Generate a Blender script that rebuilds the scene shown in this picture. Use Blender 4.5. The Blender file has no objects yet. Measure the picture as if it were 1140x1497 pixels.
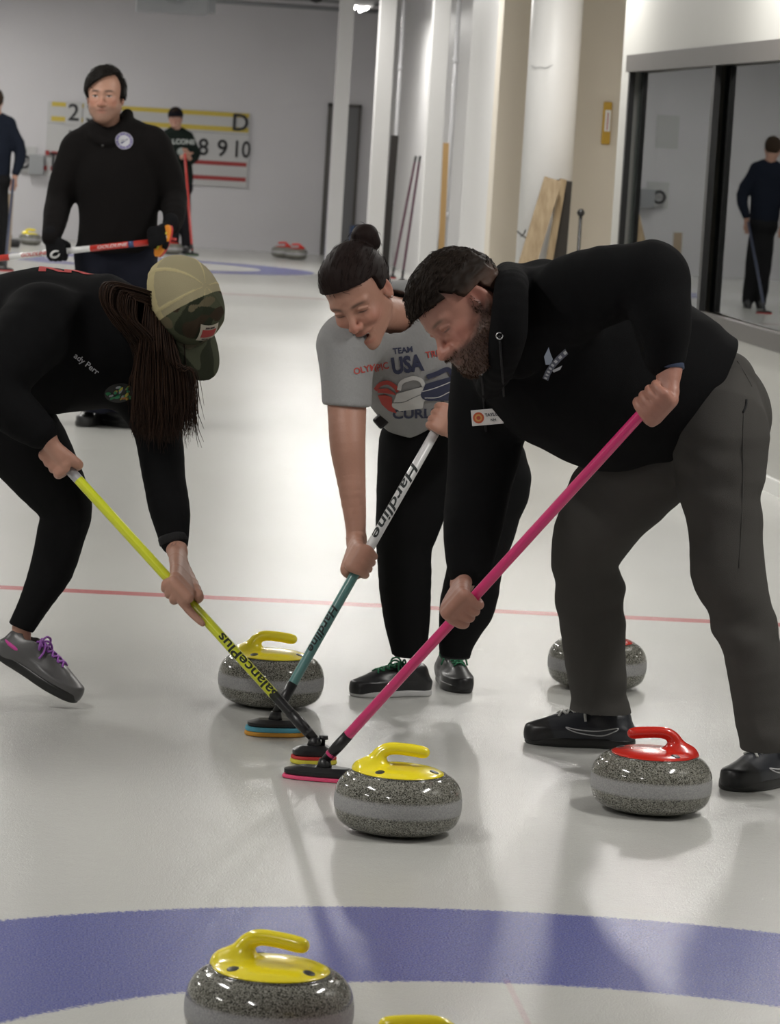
import bpy, bmesh, math, random
import numpy as np
from mathutils import Vector, Matrix
from mathutils.bvhtree import BVHTree
random.seed(7); np.random.seed(7)
SC = bpy.context.scene
COL = SC.collection

# ------------------------------------------------------------------ camera
F_PX, CAM_H, PITCH, ROLL, YAW, CAM_X, CAM_Y = 5110.05, 1.52737, 0.105131, 0.060411, 0.093156, -0.857306, -5.054370
FW = np.array([math.sin(YAW)*math.cos(PITCH), math.cos(YAW)*math.cos(PITCH), -math.sin(PITCH)])
_r0 = np.array([math.cos(YAW), -math.sin(YAW), 0.0]); _u0 = np.cross(_r0, FW)
RT = math.cos(ROLL)*_r0 + math.sin(ROLL)*_u0
UP = -math.sin(ROLL)*_r0 + math.cos(ROLL)*_u0
CAM = np.array([CAM_X, CAM_Y, CAM_H])
cd = bpy.data.cameras.new('camera'); cam = bpy.data.objects.new('camera', cd); COL.objects.link(cam)
cd.sensor_fit = 'HORIZONTAL'; cd.sensor_width = 24.0; cd.lens = F_PX/1140.0*24.0
cd.clip_start = 0.1; cd.clip_end = 200
M = Matrix([[RT[i], UP[i], -FW[i], CAM[i]] for i in range(3)] + [[0, 0, 0, 1]])
cam.matrix_world = M
cd.dof.use_dof = True; cd.dof.focus_distance = 8.3; cd.dof.aperture_fstop = 12.0
SC.camera = cam

# ------------------------------------------------------------------ world, exposure
SC.view_settings.view_transform = 'Standard'; SC.view_settings.look = 'None'
SC.view_settings.gamma = 1.0; SC.view_settings.use_curve_mapping = False
SC.view_settings.exposure = 0.0
w = bpy.data.worlds.new('world'); SC.world = w; w.use_nodes = True
w.node_tree.nodes['Background'].inputs[0].default_value = (0.02, 0.02, 0.022, 1)
LAMP_W = 55.0

def at(px, py, Y):
    """world point seen at pixel (px,py) of the 1140x1497 photograph, in the plane Y=const"""
    d = FW + RT*(px-570)/F_PX - UP*(py-748.5)/F_PX
    return CAM + d*((Y-CAM[1])/d[1])
def atz(px, py, z=0.0):
    d = FW + RT*(px-570)/F_PX - UP*(py-748.5)/F_PX
    return CAM + d*((z-CAM[2])/d[2])
def ppm(Y): return F_PX/((Y-CAM_Y)/math.cos(YAW))       # pixels per metre at depth Y
def V(*a): return np.array(a, float)
def nrm(v): v = np.asarray(v, float); return v/np.linalg.norm(v)

# ------------------------------------------------------------------ objects
def tag(o, label=None, cat=None, group=None, kind=None):
    if label: o['label'] = label
    if cat: o['category'] = cat
    if group: o['group'] = group
    if kind: o['kind'] = kind
    return o
def empty(name, loc, label=None, cat=None, group=None, rz=0.0):
    o = bpy.data.objects.new(name, None); COL.objects.link(o); o.location = loc; o.rotation_euler = (0, 0, rz)
    o.empty_display_size = 0.1
    return tag(o, label, cat, group)
def wloc(o):
    p = np.zeros(3)
    while o is not None:
        p = p + np.array(o.location); o = o.parent
    return p
def mesh_np(name, verts, faces, mat=None, parent=None, smooth=True, colors=None, mats=None, mat_idx=None):
    """verts in world space (parents must be unrotated)"""
    verts = np.asarray(verts, float)
    off = wloc(parent) if parent is not None else 0
    me = bpy.data.meshes.new(name)
    v = (verts-off).astype(np.float32)
    if isinstance(faces, np.ndarray):
        nf, k = faces.shape
        me.vertices.add(len(v)); me.vertices.foreach_set('co', v.ravel())
        me.loops.add(nf*k); me.loops.foreach_set('vertex_index', faces.astype(np.int32).ravel())
        me.polygons.add(nf); me.polygons.foreach_set('loop_start', np.arange(0, nf*k, k, dtype=np.int32))
        me.update(calc_edges=True)
    else:
        me.from_pydata([tuple(x) for x in v], [], faces)
    me.validate()
    if colors is not None:
        a = me.color_attributes.new('Col', 'FLOAT_COLOR', 'POINT')
        c = np.ones((len(v), 4), np.float32); c[:, :3] = colors
        a.data.foreach_set('color', c.ravel())
    if smooth: me.polygons.foreach_set('use_smooth', np.ones(len(me.polygons), bool))
    if mats:
        for m in mats: me.materials.append(m)
        me.polygons.foreach_set('material_index', np.asarray(mat_idx, np.int32))
    elif mat: me.materials.append(mat)
    o = bpy.data.objects.new(name, me); COL.objects.link(o)
    if parent is not None: o.parent = parent
    return o
def bm_obj(name, bm, mat, parent=None, smooth=False):
    me = bpy.data.meshes.new(name)
    bmesh.ops.recalc_face_normals(bm, faces=bm.faces)
    if parent is not None:
        off = Vector(wloc(parent)); bmesh.ops.translate(bm, vec=-off, verts=bm.verts)
    bm.to_mesh(me); bm.free()
    for m in (mat if isinstance(mat, (list, tuple)) else [mat]): me.materials.append(m)
    if smooth: me.polygons.foreach_set('use_smooth', np.ones(len(me.polygons), bool))
    o = bpy.data.objects.new(name, me); COL.objects.link(o)
    if parent is not None: o.parent = parent
    return o
def add_box(bm, lo, hi, mat_index=0, rot=None, bev=0.0):
    r = bmesh.ops.create_cube(bm, size=1.0); vs = r['verts']
    lo = Vector(lo); hi = Vector(hi); c = (lo+hi)/2; s = hi-lo
    for v in vs:
        p = Vector((v.co.x*s.x, v.co.y*s.y, v.co.z*s.z))
        v.co = (rot @ p if rot is not None else p)+c
    fs = {f for v in vs for f in v.link_faces}
    for f in fs: f.material_index = mat_index
    if bev > 0:
        es = list({e for v in vs for e in v.link_edges})
        bmesh.ops.bevel(bm, geom=es, offset=bev, segments=2, affect='EDGES', profile=0.5)
def box(name, lo, hi, mat, parent=None, bev=0.0, rot=None):
    bm = bmesh.new(); add_box(bm, lo, hi, 0, rot, bev); return bm_obj(name, bm, mat, parent, smooth=False)
def frame_for(d):
    d = nrm(d); a = V(0, 0, 1) if abs(d[2]) < .9 else V(1, 0, 0)
    x = nrm(np.cross(a, d)); y = np.cross(d, x); return x, y, d
def tube_geo(pts, radii, seg=12, caps=True, flat=None):
    pts = [np.asarray(p, float) for p in pts]; n = len(pts)
    if np.isscalar(radii): radii = [radii]*n
    vs = []; fs = []; x = None
    for i in range(n):
        d = nrm(pts[min(i+1, n-1)]-pts[max(i-1, 0)])
        if x is None: x, y, _ = frame_for(d)
        else:
            x = nrm(x-d*np.dot(x, d)); y = np.cross(d, x)
        for k in range(seg):
            a = 2*math.pi*k/seg
            vs.append(pts[i]+radii[i]*(x*math.cos(a)+y*math.sin(a)*(flat or 1)))
    for i in range(n-1):
        for k in range(seg):
            fs.append((i*seg+k, i*seg+(k+1) % seg, (i+1)*seg+(k+1) % seg, (i+1)*seg+k))
    if caps:
        fs.append(tuple(range(seg))[::-1]); fs.append(tuple((n-1)*seg+k for k in range(seg)))
    return vs, fs
class Geo:
    def __init__(s): s.v = []; s.f = []
    def add(s, g):
        o = len(s.v); s.v += list(g[0]); s.f += [tuple(i+o for i in f) for f in g[1]]; return s
    def tube(s, *a, **k): return s.add(tube_geo(*a, **k))
    def obj(s, name, mat, parent=None, smooth=True): return mesh_np(name, s.v, s.f, mat, parent, smooth)
def spline(pts, n=6):
    P = [np.asarray(p, float) for p in pts]; P = [2*P[0]-P[1]]+P+[2*P[-1]-P[-2]]; out = []
    for i in range(1, len(P)-2):
        for k in range(n):
            t = k/n
            out.append(.5*((2*P[i])+(-P[i-1]+P[i+1])*t+(2*P[i-1]-5*P[i]+4*P[i+1]-P[i+2])*t*t+(-P[i-1]+3*P[i]-3*P[i+1]+P[i+2])*t**3))
    out.append(P[-2]); return out
def lathe_geo(prof, seg=48, c=(0, 0, 0)):
    vs = []; fs = []; c = V(*c); n = len(prof)
    for r, z in prof:
        for k in range(seg):
            a = 2*math.pi*k/seg; vs.append(c+V(r*math.cos(a), r*math.sin(a), z))
    for i in range(n-1):
        for k in range(seg):
            fs.append((i*seg+k, i*seg+(k+1) % seg, (i+1)*seg+(k+1) % seg, (i+1)*seg+k))
    fs.append(tuple(range(seg))[::-1]); fs.append(tuple((n-1)*seg+k for k in range(seg)))
    return vs, fs

# ------------------------------------------------------------------ materials
def mat(name, col, rough=0.6, metal=0.0, spec=0.5, noise=0.0, nscale=30.0, bump=0.0, bscale=60.0, coat=0.0, attr=False, emit=0.0, sss=0.0, sheen=0.0):
    m = bpy.data.materials.new(name); m.use_nodes = True; nt = m.node_tree; N = nt.nodes; L = nt.links
    b = N['Principled BSDF']; b.inputs['Roughness'].default_value = rough; b.inputs['Metallic'].default_value = metal
    b.inputs['Specular IOR Level'].default_value = spec; b.inputs['Coat Weight'].default_value = coat
    if sheen: b.inputs['Sheen Weight'].default_value = sheen
    c4 = (*col, 1) if len(col) == 3 else col
    src = None
    if attr:
        a = N.new('ShaderNodeAttribute'); a.attribute_name = 'Col'; src = a.outputs['Color']
    tc = N.new('ShaderNodeTexCoord')
    if noise > 0:
        nz = N.new('ShaderNodeTexNoise'); nz.inputs['Scale'].default_value = nscale; nz.inputs['Detail'].default_value = 4
        L.new(tc.outputs['Object'], nz.inputs['Vector'])
        mr = N.new('ShaderNodeMapRange'); mr.inputs[3].default_value = 1-noise; mr.inputs[4].default_value = 1+noise
        L.new(nz.outputs[0], mr.inputs[0])
        mx = N.new('ShaderNodeVectorMath'); mx.operation = 'SCALE'
        if src is None:
            rg = N.new('ShaderNodeRGB'); rg.outputs[0].default_value = c4; src = rg.outputs[0]
        L.new(src, mx.inputs[0]); L.new(mr.outputs[0], mx.inputs['Scale']); src = mx.outputs[0]
    if src is not None: L.new(src, b.inputs['Base Color'])
    else: b.inputs['Base Color'].default_value = c4
    if bump > 0:
        nb = N.new('ShaderNodeTexNoise'); nb.inputs['Scale'].default_value = bscale; nb.inputs['Detail'].default_value = 3
        L.new(tc.outputs['Object'], nb.inputs['Vector'])
        bp = N.new('ShaderNodeBump'); bp.inputs['Strength'].default_value = bump; bp.inputs['Distance'].default_value = 0.01
        L.new(nb.outputs[0], bp.inputs['Height']); L.new(bp.outputs[0], b.inputs['Normal'])
    if emit > 0:
        b.inputs['Emission Color'].default_value = c4; b.inputs['Emission Strength'].default_value = emit
    if sss > 0:
        b.inputs['Subsurface Weight'].default_value = sss; b.inputs['Subsurface Radius'].default_value = (.01, .004, .002)
    return m

MT = {}
MT['far_wall'] = mat('painted_block', (.60, .59, .61), .7, noise=.06, nscale=1.2, bump=.15, bscale=40)
MT['wall'] = mat('painted_wall', (.44, .435, .41), .45, noise=.03, nscale=2)
MT['pillar'] = mat('pillar_paint', (.63, .625, .62), .45, noise=.03, nscale=3)
MT['beige'] = mat('beige_paint', (.64, .585, .50), .5, noise=.03, nscale=2)
MT['ceil'] = mat('ceiling_paint', (.5, .5, .5), .8)
MT['black'] = mat('black_frame', (.006, .006, .006), .4)
MT['frame_grey'] = mat('frame_grey', (.075, .068, .062), .45, noise=.1, nscale=5)
MT['door_grey'] = mat('door_grey', (.16, .16, .165), .6)
MT['white_plastic'] = mat('white_plastic', (.75, .75, .73), .4)
MT['board'] = mat('score_board', (.50, .50, .50), .6)
MT['ink'] = mat('black_ink', (.012, .012, .014), .6)
MT['yellow_line'] = mat('yellow_line', (.55, .42, .06), .5)
MT['red_line'] = mat('red_line', (.32, .03, .03), .5)
MT['galv'] = mat('galvanised', (.30, .31, .32), .45, metal=.3, noise=.1, nscale=6)
MT['wood'] = None
MT['stone_yellow'] = mat('yellow_handle', (.88, .73, .02), .22, coat=.4)
MT['stone_red'] = mat('red_handle', (.55, .022, .012), .22, coat=.4)
MT['chrome'] = mat('steel', (.5, .5, .5), .25, metal=1)
MT['dark_metal'] = mat('dark_steel', (.06, .06, .06), .35, metal=.6)
MT['black_plastic'] = mat('black_plastic', (.010, .010, .011), .35)

def wood_mat():
    m = mat('pine_board', (.42, .29, .16), .6); nt = m.node_tree; N = nt.nodes; L = nt.links; b = N['Principled BSDF']
    tc = N.new('ShaderNodeTexCoord'); mp = N.new('ShaderNodeMapping'); mp.inputs['Scale'].default_value = (14, 14, 1.2)
    nz = N.new('ShaderNodeTexNoise'); nz.inputs['Scale'].default_value = 3; nz.inputs['Detail'].default_value = 6
    cr = N.new('ShaderNodeValToRGB'); cr.color_ramp.elements[0].color = (.22, .155, .085, 1); cr.color_ramp.elements[1].color = (.34, .26, .16, 1)
    cr.color_ramp.elements[0].position = .3; cr.color_ramp.elements[1].position = .7
    L.new(tc.outputs['Object'], mp.inputs[0]); L.new(mp.outputs[0], nz.inputs['Vector']); L.new(nz.outputs[0], cr.inputs[0]); L.new(cr.outputs[0], b.inputs['Base Color'])
    return m
MT['wood'] = wood_mat()

def granite_mat():
    m = mat('granite', (.1, .1, .1), .12, spec=.6); nt = m.node_tree; N = nt.nodes; L = nt.links; b = N['Principled BSDF']
    tc = N.new('ShaderNodeTexCoord'); sep = N.new('ShaderNodeSeparateXYZ'); L.new(tc.outputs['Object'], sep.inputs[0])
    v = N.new('ShaderNodeTexVoronoi'); v.inputs['Scale'].default_value = 520; L.new(tc.outputs['Object'], v.inputs['Vector'])
    nz = N.new('ShaderNodeTexNoise'); nz.inputs['Scale'].default_value = 330; nz.inputs['Detail'].default_value = 3; L.new(tc.outputs['Object'], nz.inputs['Vector'])
    cr = N.new('ShaderNodeValToRGB'); e = cr.color_ramp.elements; e[0].position = .36; e[0].color = (.018, .018, .015, 1); e[1].position = .50; e[1].color = (.145, .141, .115, 1)
    x = e.new(.75); x.color = (.32, .315, .28, 1)
    sx = N.new('ShaderNodeSeparateColor'); L.new(v.outputs['Color'], sx.inputs[0])
    ad = N.new('ShaderNodeMath'); ad.operation = 'ADD'; ad.inputs[1].default_value = 0
    mu = N.new('ShaderNodeMath'); mu.operation = 'MULTIPLY'; mu.inputs[1].default_value = .35; L.new(sx.outputs[0], mu.inputs[0])
    mu2 = N.new('ShaderNodeMath'); mu2.operation = 'MULTIPLY'; mu2.inputs[1].default_value = .7; L.new(nz.outputs[0], mu2.inputs[0])
    L.new(mu.outputs[0], ad.inputs[0]); L.new(mu2.outputs[0], ad.inputs[1]); L.new(ad.outputs[0], cr.inputs[0])
    # the lighter roughened striking band round the middle
    def band(lo, hi, soft):
        a = N.new('ShaderNodeMapRange'); a.interpolation_type = 'SMOOTHSTEP'; a.inputs[1].default_value = lo-soft; a.inputs[2].default_value = lo+soft; L.new(sep.outputs[2], a.inputs[0])
        c = N.new('ShaderNodeMapRange'); c.interpolation_type = 'SMOOTHSTEP'; c.inputs[1].default_value = hi+soft; c.inputs[2].default_value = hi-soft; L.new(sep.outputs[2], c.inputs[0])
        p = N.new('ShaderNodeMath'); p.operation = 'MULTIPLY'; L.new(a.outputs[0], p.inputs[0]); L.new(c.outputs[0], p.inputs[1]); return p
    p = band(.053, .086, .006)
    mx = N.new('ShaderNodeMix'); mx.data_type = 'RGBA'; L.new(p.outputs[0], mx.inputs[0]); L.new(cr.outputs[0], mx.inputs[6])
    lt = N.new('ShaderNodeMix'); lt.data_type = 'RGBA'; lt.inputs[0].default_value = .6; L.new(cr.outputs[0], lt.inputs[6]); lt.inputs[7].default_value = (.42, .42, .44, 1)
    L.new(lt.outputs[2], mx.inputs[7]); L.new(mx.outputs[2], b.inputs['Base Color'])
    rr = N.new('ShaderNodeMapRange'); rr.inputs[3].default_value = .10; rr.inputs[4].default_value = .6; L.new(p.outputs[0], rr.inputs[0]); L.new(rr.outputs[0], b.inputs['Roughness'])
    return m
MT['granite'] = granite_mat()

def ice_mat():
    m = mat('pebbled_ice', (.6, .6, .57), .20, spec=.4); nt = m.node_tree; N = nt.nodes; L = nt.links; b = N['Principled BSDF']
    geo = N.new('ShaderNodeNewGeometry'); sep = N.new('ShaderNodeSeparateXYZ'); L.new(geo.outputs['Position'], sep.inputs[0])
    def m2(op, a, b_=None, c=None):
        n = N.new('ShaderNodeMath'); n.operation = op
        for i, v in enumerate((a, b_, c)):
            if v is None: continue
            if isinstance(v, (int, float)): n.inputs[i].default_value = v
            else: L.new(v, n.inputs[i])
        return n.outputs[0]
    def step(v, edge, soft): # 1 when v<edge
        n = N.new('ShaderNodeMapRange'); n.interpolation_type = 'SMOOTHSTEP'; n.inputs[1].default_value = edge+soft; n.inputs[2].default_value = edge-soft; L.new(v, n.inputs[0]); return n.outputs[0]
    wob = N.new('ShaderNodeTexNoise'); wob.inputs['Scale'].default_value = 130; wob.inputs['Detail'].default_value = 4; L.new(geo.outputs['Position'], wob.inputs['Vector'])
    wv = m2('MULTIPLY', m2('SUBTRACT', wob.outputs[0], .5), .05)
    X = sep.outputs[0]; Y = sep.outputs[1]
    cur = None
    big = N.new('ShaderNodeTexNoise'); big.inputs['Scale'].default_value = .8; big.inputs['Detail'].default_value = 5
    mp = N.new('ShaderNodeMapping'); mp.inputs['Scale'].default_value = (1, .35, 1); L.new(geo.outputs['Position'], mp.inputs[0]); L.new(mp.outputs[0], big.inputs['Vector'])
    cr = N.new('ShaderNodeValToRGB'); cr.color_ramp.elements[0].position = .3; cr.color_ramp.elements[0].color = (.50, .50, .47, 1); cr.color_ramp.elements[1].position = .7; cr.color_ramp.elements[1].color = (.575, .575, .555, 1)
    L.new(big.outputs[0], cr.inputs[0]); cur = cr.outputs[0]
    def over(mask, col, strength=1.0):
        nonlocal cur
        mx = N.new('ShaderNodeMix'); mx.data_type = 'RGBA'; L.new(m2('MULTIPLY', mask, strength), mx.inputs[0]); L.new(cur, mx.inputs[6]); mx.inputs[7].default_value = (*col, 1); cur = mx.outputs[2]
    def line_y(y, w, col, s):
        over(step(m2('ABSOLUTE', m2('SUBTRACT', Y, y)), w/2, .006), col, s)
    # a faint frozen-over scratch field
    BLUE = (.048, .062, .31); RED = (.45, .06, .07)
    for xc in (0.0, -4.9):
        Xc = m2('SUBTRACT', X, xc)
        for yc in (0.0, 34.75):
            d = m2('ADD', m2('SQRT', m2('ADD', m2('MULTIPLY', Xc, Xc), m2('POWER', m2('ABSOLUTE', m2('SUBTRACT', Y, yc)), 2.0))), wv)
            ring = m2('SUBTRACT', step(d, 1.829, .008), step(d, 1.219, .008)); spk = N.new('ShaderNodeTexNoise'); spk.inputs['Scale'].default_value = 260; spk.inputs['Detail'].default_value = 3; L.new(geo.outputs['Position'], spk.inputs['Vector'])
            sp2 = N.new('ShaderNodeMapRange'); sp2.inputs[1].default_value = .35; sp2.inputs[2].default_value = .62; sp2.inputs[3].default_value = 1.0; sp2.inputs[4].default_value = .72; L.new(spk.outputs[0], sp2.inputs[0])
            over(m2('MULTIPLY', ring, sp2.outputs[0]), BLUE, 1.0)
            rr = m2('SUBTRACT', step(d, .61, .008), step(d, .1524, .008)); over(rr, RED, .8)
        over(m2('MULTIPLY', step(m2('ABSOLUTE', Xc), .006, .003), step(Y, 1.24, .03)), RED, .16)
    for y in (6.40, 28.35): line_y(y, .095, RED, .78)
    L.new(cur, b.inputs['Base Color'])
    pb = N.new('ShaderNodeTexVoronoi'); pb.inputs['Scale'].default_value = 260; pb.feature = 'SMOOTH_F1'; L.new(geo.outputs['Position'], pb.inputs['Vector'])
    pn = N.new('ShaderNodeTexNoise'); pn.inputs['Scale'].default_value = 25; pn.inputs['Detail'].default_value = 6; L.new(geo.outputs['Position'], pn.inputs['Vector'])
    fn = N.new('ShaderNodeTexNoise'); fn.inputs['Scale'].default_value = 420; fn.inputs['Detail'].default_value = 2; L.new(geo.outputs['Position'], fn.inputs['Vector'])
    hh = m2('ADD', m2('ADD', m2('MULTIPLY', pb.outputs[0], -.5), m2('MULTIPLY', fn.outputs[0], .5)), m2('MULTIPLY', pn.outputs[0], .6))
    bp = N.new('ShaderNodeBump'); bp.inputs['Strength'].default_value = .6; bp.inputs['Distance'].default_value = .0013; L.new(hh, bp.inputs['Height']); L.new(bp.outputs[0], b.inputs['Normal'])
    return m
MT['ice'] = ice_mat()

# ------------------------------------------------------------------ room shell
def wx(Y): return 2.44-.0176*(Y-11.4)        # the right hand wall line runs a touch off the sheet axis
XL, YB, YF, ZC = -8.5, -7.0, 41.2, 3.55
tag(box('floor', (XL, YB, -.2), (4.2, YF+.2, 0), MT['ice']), kind='structure')
tag(box('ceiling', (XL, YB, ZC), (4.2, YF+.2, ZC+.1), MT['ceil']), kind='structure')
tag(box('wall_back', (XL, YB-.1, 0), (4.2, YB, ZC), MT['wall']), kind='structure')
tag(box('wall_left', (XL-.1, YB, 0), (XL, YF, ZC), MT['wall']), kind='structure')
tag(box('wall_far', (XL, YF, 0), (4.2, YF+.15, ZC), MT['far_wall']), kind='structure')
tag(box('wall_recess', (3.05, 19.3, 0), (3.15, YF, ZC), MT['pillar']), kind='structure')
def quad_prism(name, pts, z0, z1, m, parent=None):
    n = len(pts); vs = [(x, y, z0) for x, y in pts]+[(x, y, z1) for x, y in pts]
    fs = [tuple(range(n))[::-1], tuple(range(n, 2*n))]+[(i, (i+1) % n, (i+1) % n+n, i+n) for i in range(n)]
    return mesh_np(name, vs, fs, m, parent, smooth=False)
# window wall: pieces below, above and at the far end of the window, thickness .16
Y0w, Y1w, YJ = YB, 16.05, 15.78
T = .22
def wall_piece(name, ya, yb, z0, z1, m=None, x0=0.0, x1=T):
    return quad_prism(name, [(wx(ya)+x0, ya), (wx(ya)+x1, ya), (wx(yb)+x1, yb), (wx(yb)+x0, yb)], z0, z1, m or MT['wall'])
ww = tag(empty('wall_right', (wx(Y0w), Y0w, 0)), kind='structure')
def wp(name, *a, **k):
    o = wall_piece(name, *a, **k); off = wloc(ww); o.data.transform(Matrix.Translation(-Vector(off))); o.parent = ww; return o
ZS, ZT = .66, 2.13
wp('lower_wall', Y0w, Y1w, 0, ZS); wp('upper_wall', Y0w, Y1w, ZT, ZC); wp('end_wall', YJ, Y1w, ZS, ZT)
tag(wall_piece('baseboard_right', Y0w, Y1w, 0, .07, MT['white_plastic'], -.022, .0), kind='structure')
tag(wall_piece('wall_gallery', Y0w, Y1w, 0, ZC, MT['door_grey'], 2.2, 2.3), kind='structure')
tag(wall_piece('wall_gallery_end', Y1w-.02, Y1w+.1, 0, ZC, MT['beige'], T, 2.3), kind='structure')

# ---- window: grey outer frame, black reveal and mullions, big fixed panes
def glass_mat():
    m = bpy.data.materials.new('window_glass'); m.use_nodes = True; nt = m.node_tree; N = nt.nodes; L = nt.links
    N.remove(N['Principled BSDF']); out = N['Material Output']
    g = N.new('ShaderNodeBsdfGlossy'); g.inputs['Roughness'].default_value = 0.0; g.inputs['Color'].default_value = (.93, .95, .95, 1)
    t = N.new('ShaderNodeBsdfTransparent'); t.inputs['Color'].default_value = (.8, .84, .84, 1)
    f = N.new('ShaderNodeFresnel'); f.inputs['IOR'].default_value = 3.2
    mx = N.new('ShaderNodeMixShader'); L.new(f.outputs[0], mx.inputs[0]); L.new(t.outputs[0], mx.inputs[1]); L.new(g.outputs[0], mx.inputs[2]); L.new(mx.outputs[0], out.inputs[0])
    return m
MT['glass'] = glass_mat()
MT['gallery'] = mat('gallery_dark', (.05, .05, .05), .8)
win = tag(empty('window_1', (wx(YJ), YJ, ZS)), kind='structure')
def wn(name, *a, **k):
    o = wall_piece(name, *a, **k); o.data.transform(Matrix.Translation(-Vector(wloc(win)))); o.parent = win; return o
ya = 3.0   # panes turned slightly off the wall line to shift their mirror image
wn('frame_head', ya, YJ+.03, ZT-.10, ZT+.0, MT['frame_grey'], -.018, .030)
wn('frame_sill', ya, YJ+.03, ZS, ZS+.085, MT['frame_grey'], -.018, .030)
wn('frame_jamb', YJ-.05, YJ, ZS+.085, ZT-.10, MT['black'], -.004, .030)
for k, ym in enumerate((13.13, 10.45, 7.8, 5.1)):
    wn('mullion', ym, ym+.07, ZS+.085, ZT-.10, MT['black'], -.004, .030)
prev = YJ-.05
for k, ym in enumerate((13.13, 10.45, 7.8, 5.1, ya)):
    a0 = wx(ym+.07)+.026; b0 = wx(prev)+.026+.0098*(prev-ym)
    pts = [(a0, ym+.07), (a0+.006, ym+.07), (b0+.006, prev), (b0, prev)]
    quad_prism('pane', [(x-wloc(win)[0], y-wloc(win)[1]) for x, y in pts], .085, ZT-ZS-.10, MT['glass']).parent = win
    prev = ym
# the end wall piece near the camera of the window opening
o = wall_piece('near_wall', Y0w, ya, ZS, ZT); o.data.transform(Matrix.Translation(-Vector(wloc(ww)))); o.parent = ww

# ---- beige pier, wall panel and pillars along the side of the sheet
tag(box('wall_pier', (wx(19.6)-.26, 19.6, 0), (4.2, 19.9, ZC), MT['beige']), kind='structure')
tag(box('wall_return', (3.0, 16.07, 0), (3.1, 19.6, ZC), MT['beige']), kind='structure')
tag(box('wall_panel', (wx(23.4)+.0, 19.9, 0), (3.05, 23.4, ZC), MT['pillar']), kind='structure')
def pillar(n, pxl, wpx, Yp):
    x0 = at(pxl, 200, Yp)[0]; wd = wpx/ppm(Yp)
    tag(box('trim_%d' % n, (x0, Yp, 0), (x0+wd, Yp+wd, ZC), MT['pillar'], bev=.006), kind='structure')
    return x0, wd
pl3 = pillar(1, 623, 25, 25.6); pl2 = pillar(2, 545, 24, 30.1); pl1 = pillar(3, 486, 21, 34.4)
def pipe(px, Yp, r, m, label):
    c = at(px, 150, Yp); g = Geo(); g.tube([V(c[0], Yp, 0), V(c[0], Yp, ZC)], r, 14)
    for z in (.9, 2.3): g.tube([V(c[0], Yp, z-.03), V(c[0], Yp, z+.03)], r*1.25, 14)
    return tag(g.obj('conduit_pipe', m), label, 'pipe')
MT['gloss_white'] = mat('gloss_white', (.55, .55, .57), .2, coat=.5)
pipe(662, 26.6, .022, MT['gloss_white'], 'glossy white vertical pipe on the right side of the third pillar from the far wall')
pipe(582, 31.2, .022, MT['gloss_white'], 'glossy grey vertical pipe beside the second pillar from the far wall')
# round column
cc = at(796, 300, 17.9); g = Geo(); rad = 37.5/ppm(17.9)
g.add(lathe_geo([(rad*1.0, 0), (rad, ZC)], 64, (cc[0], 17.9, 0)))
tag(g.obj('round_column', MT['pillar']), kind='structure', label='round white column in front of the beige pier', cat='column')
# far door
dx0 = at(474, 250, YF)[0]; dx1 = at(523, 250, YF)[0]; dz = at(500, 152, YF)[2]
dr = tag(empty('door_1', ((dx0+dx1)/2, YF, 0)), kind='structure')
box('door_leaf', (dx0+.03, YF-.03, 0), (dx1-.03, YF, dz-.03), MT['door_grey'], dr)
bm = bmesh.new(); add_box(bm, (dx0, YF-.05, 0), (dx0+.04, YF, dz)); add_box(bm, (dx1-.04, YF-.05, 0), (dx1, YF, dz)); add_box(bm, (dx0, YF-.05, dz-.04), (dx1, YF, dz))
bm_obj('door_frame', bm, MT['frame_grey'], dr)
tag(box('baseboard_far', (XL, YF-.03, 0), (dx0, YF, .06), MT['far_wall']), kind='structure')

# ------------------------------------------------------------------ lamps
MT['tube'] = mat('lit_tube', (1, .98, .94), .5, emit=14.0)
MT['lamp_body'] = mat('lamp_body', (.6, .6, .6), .5)
def lamp(x, y, z, label, group):
    r = empty('ceiling_lamp', (x, y, z), label, 'ceiling lamp', group)
    bm = bmesh.new(); add_box(bm, (x-.13, y-.62, z), (x+.13, y+.62, z+.05), bev=.01); bm_obj('housing', bm, MT['lamp_body'], r)
    for sx in (-.06, .06):
        g = Geo(); g.tube([V(x+sx, y-.58, z-.02), V(x+sx, y+.58, z-.02)], .014, 10); g.obj('tube', MT['tube'], r)
    for sy in (-.5, .5):
        g = Geo(); g.tube([V(x, y+sy, z+.05), V(x, y+sy, ZC)], .006, 6); g.obj('hanger', MT['lamp_body'], r)
    ld = bpy.data.lights.new('lamp_light', 'AREA'); ld.shape = 'RECTANGLE'; ld.size = .2; ld.size_y = 1.15; ld.energy = LAMP_W; ld.color = (1, .975, .93)
    lo = bpy.data.objects.new('lamp_light', ld); COL.objects.link(lo); lo.parent = r; lo.location = (0, 0, -.04)
    return r
for y in (2.2, 6.8, 11.4, 16.0, 20.6, 25.2, 29.8):
    lamp(1.95 if y < 18 else 1.25, y, 3.15, 'twin tube ceiling lamp in the row over the right side of the sheet', 'ceiling lamps over the right side of the sheet')
pf = at(524, 11, 35.2)
lamp(pf[0], 35.2, pf[2], 'lit white ceiling lamp near the far end of the pillar row', None)
for y in (-2.4, 2.2, 6.8, 11.4, 16.0, 20.6, 25.2, 29.8, 34.4, 38.6):  # the farthest, unseen lamp is added to brighten the far wall
    lamp(-2.4, y, 3.2, 'twin tube ceiling lamp in the row over the left side of the sheet', 'ceiling lamps over the left side of the sheet')
for y in (0., 8, 16.0, 24, 32, 38.6):  # last lamp here is an unseen extra that lifts the light on the far wall
    lamp(-6.4, y, 3.2, 'twin tube ceiling lamp in the row over the neighbouring sheet', 'ceiling lamps over the neighbouring sheet')
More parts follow.
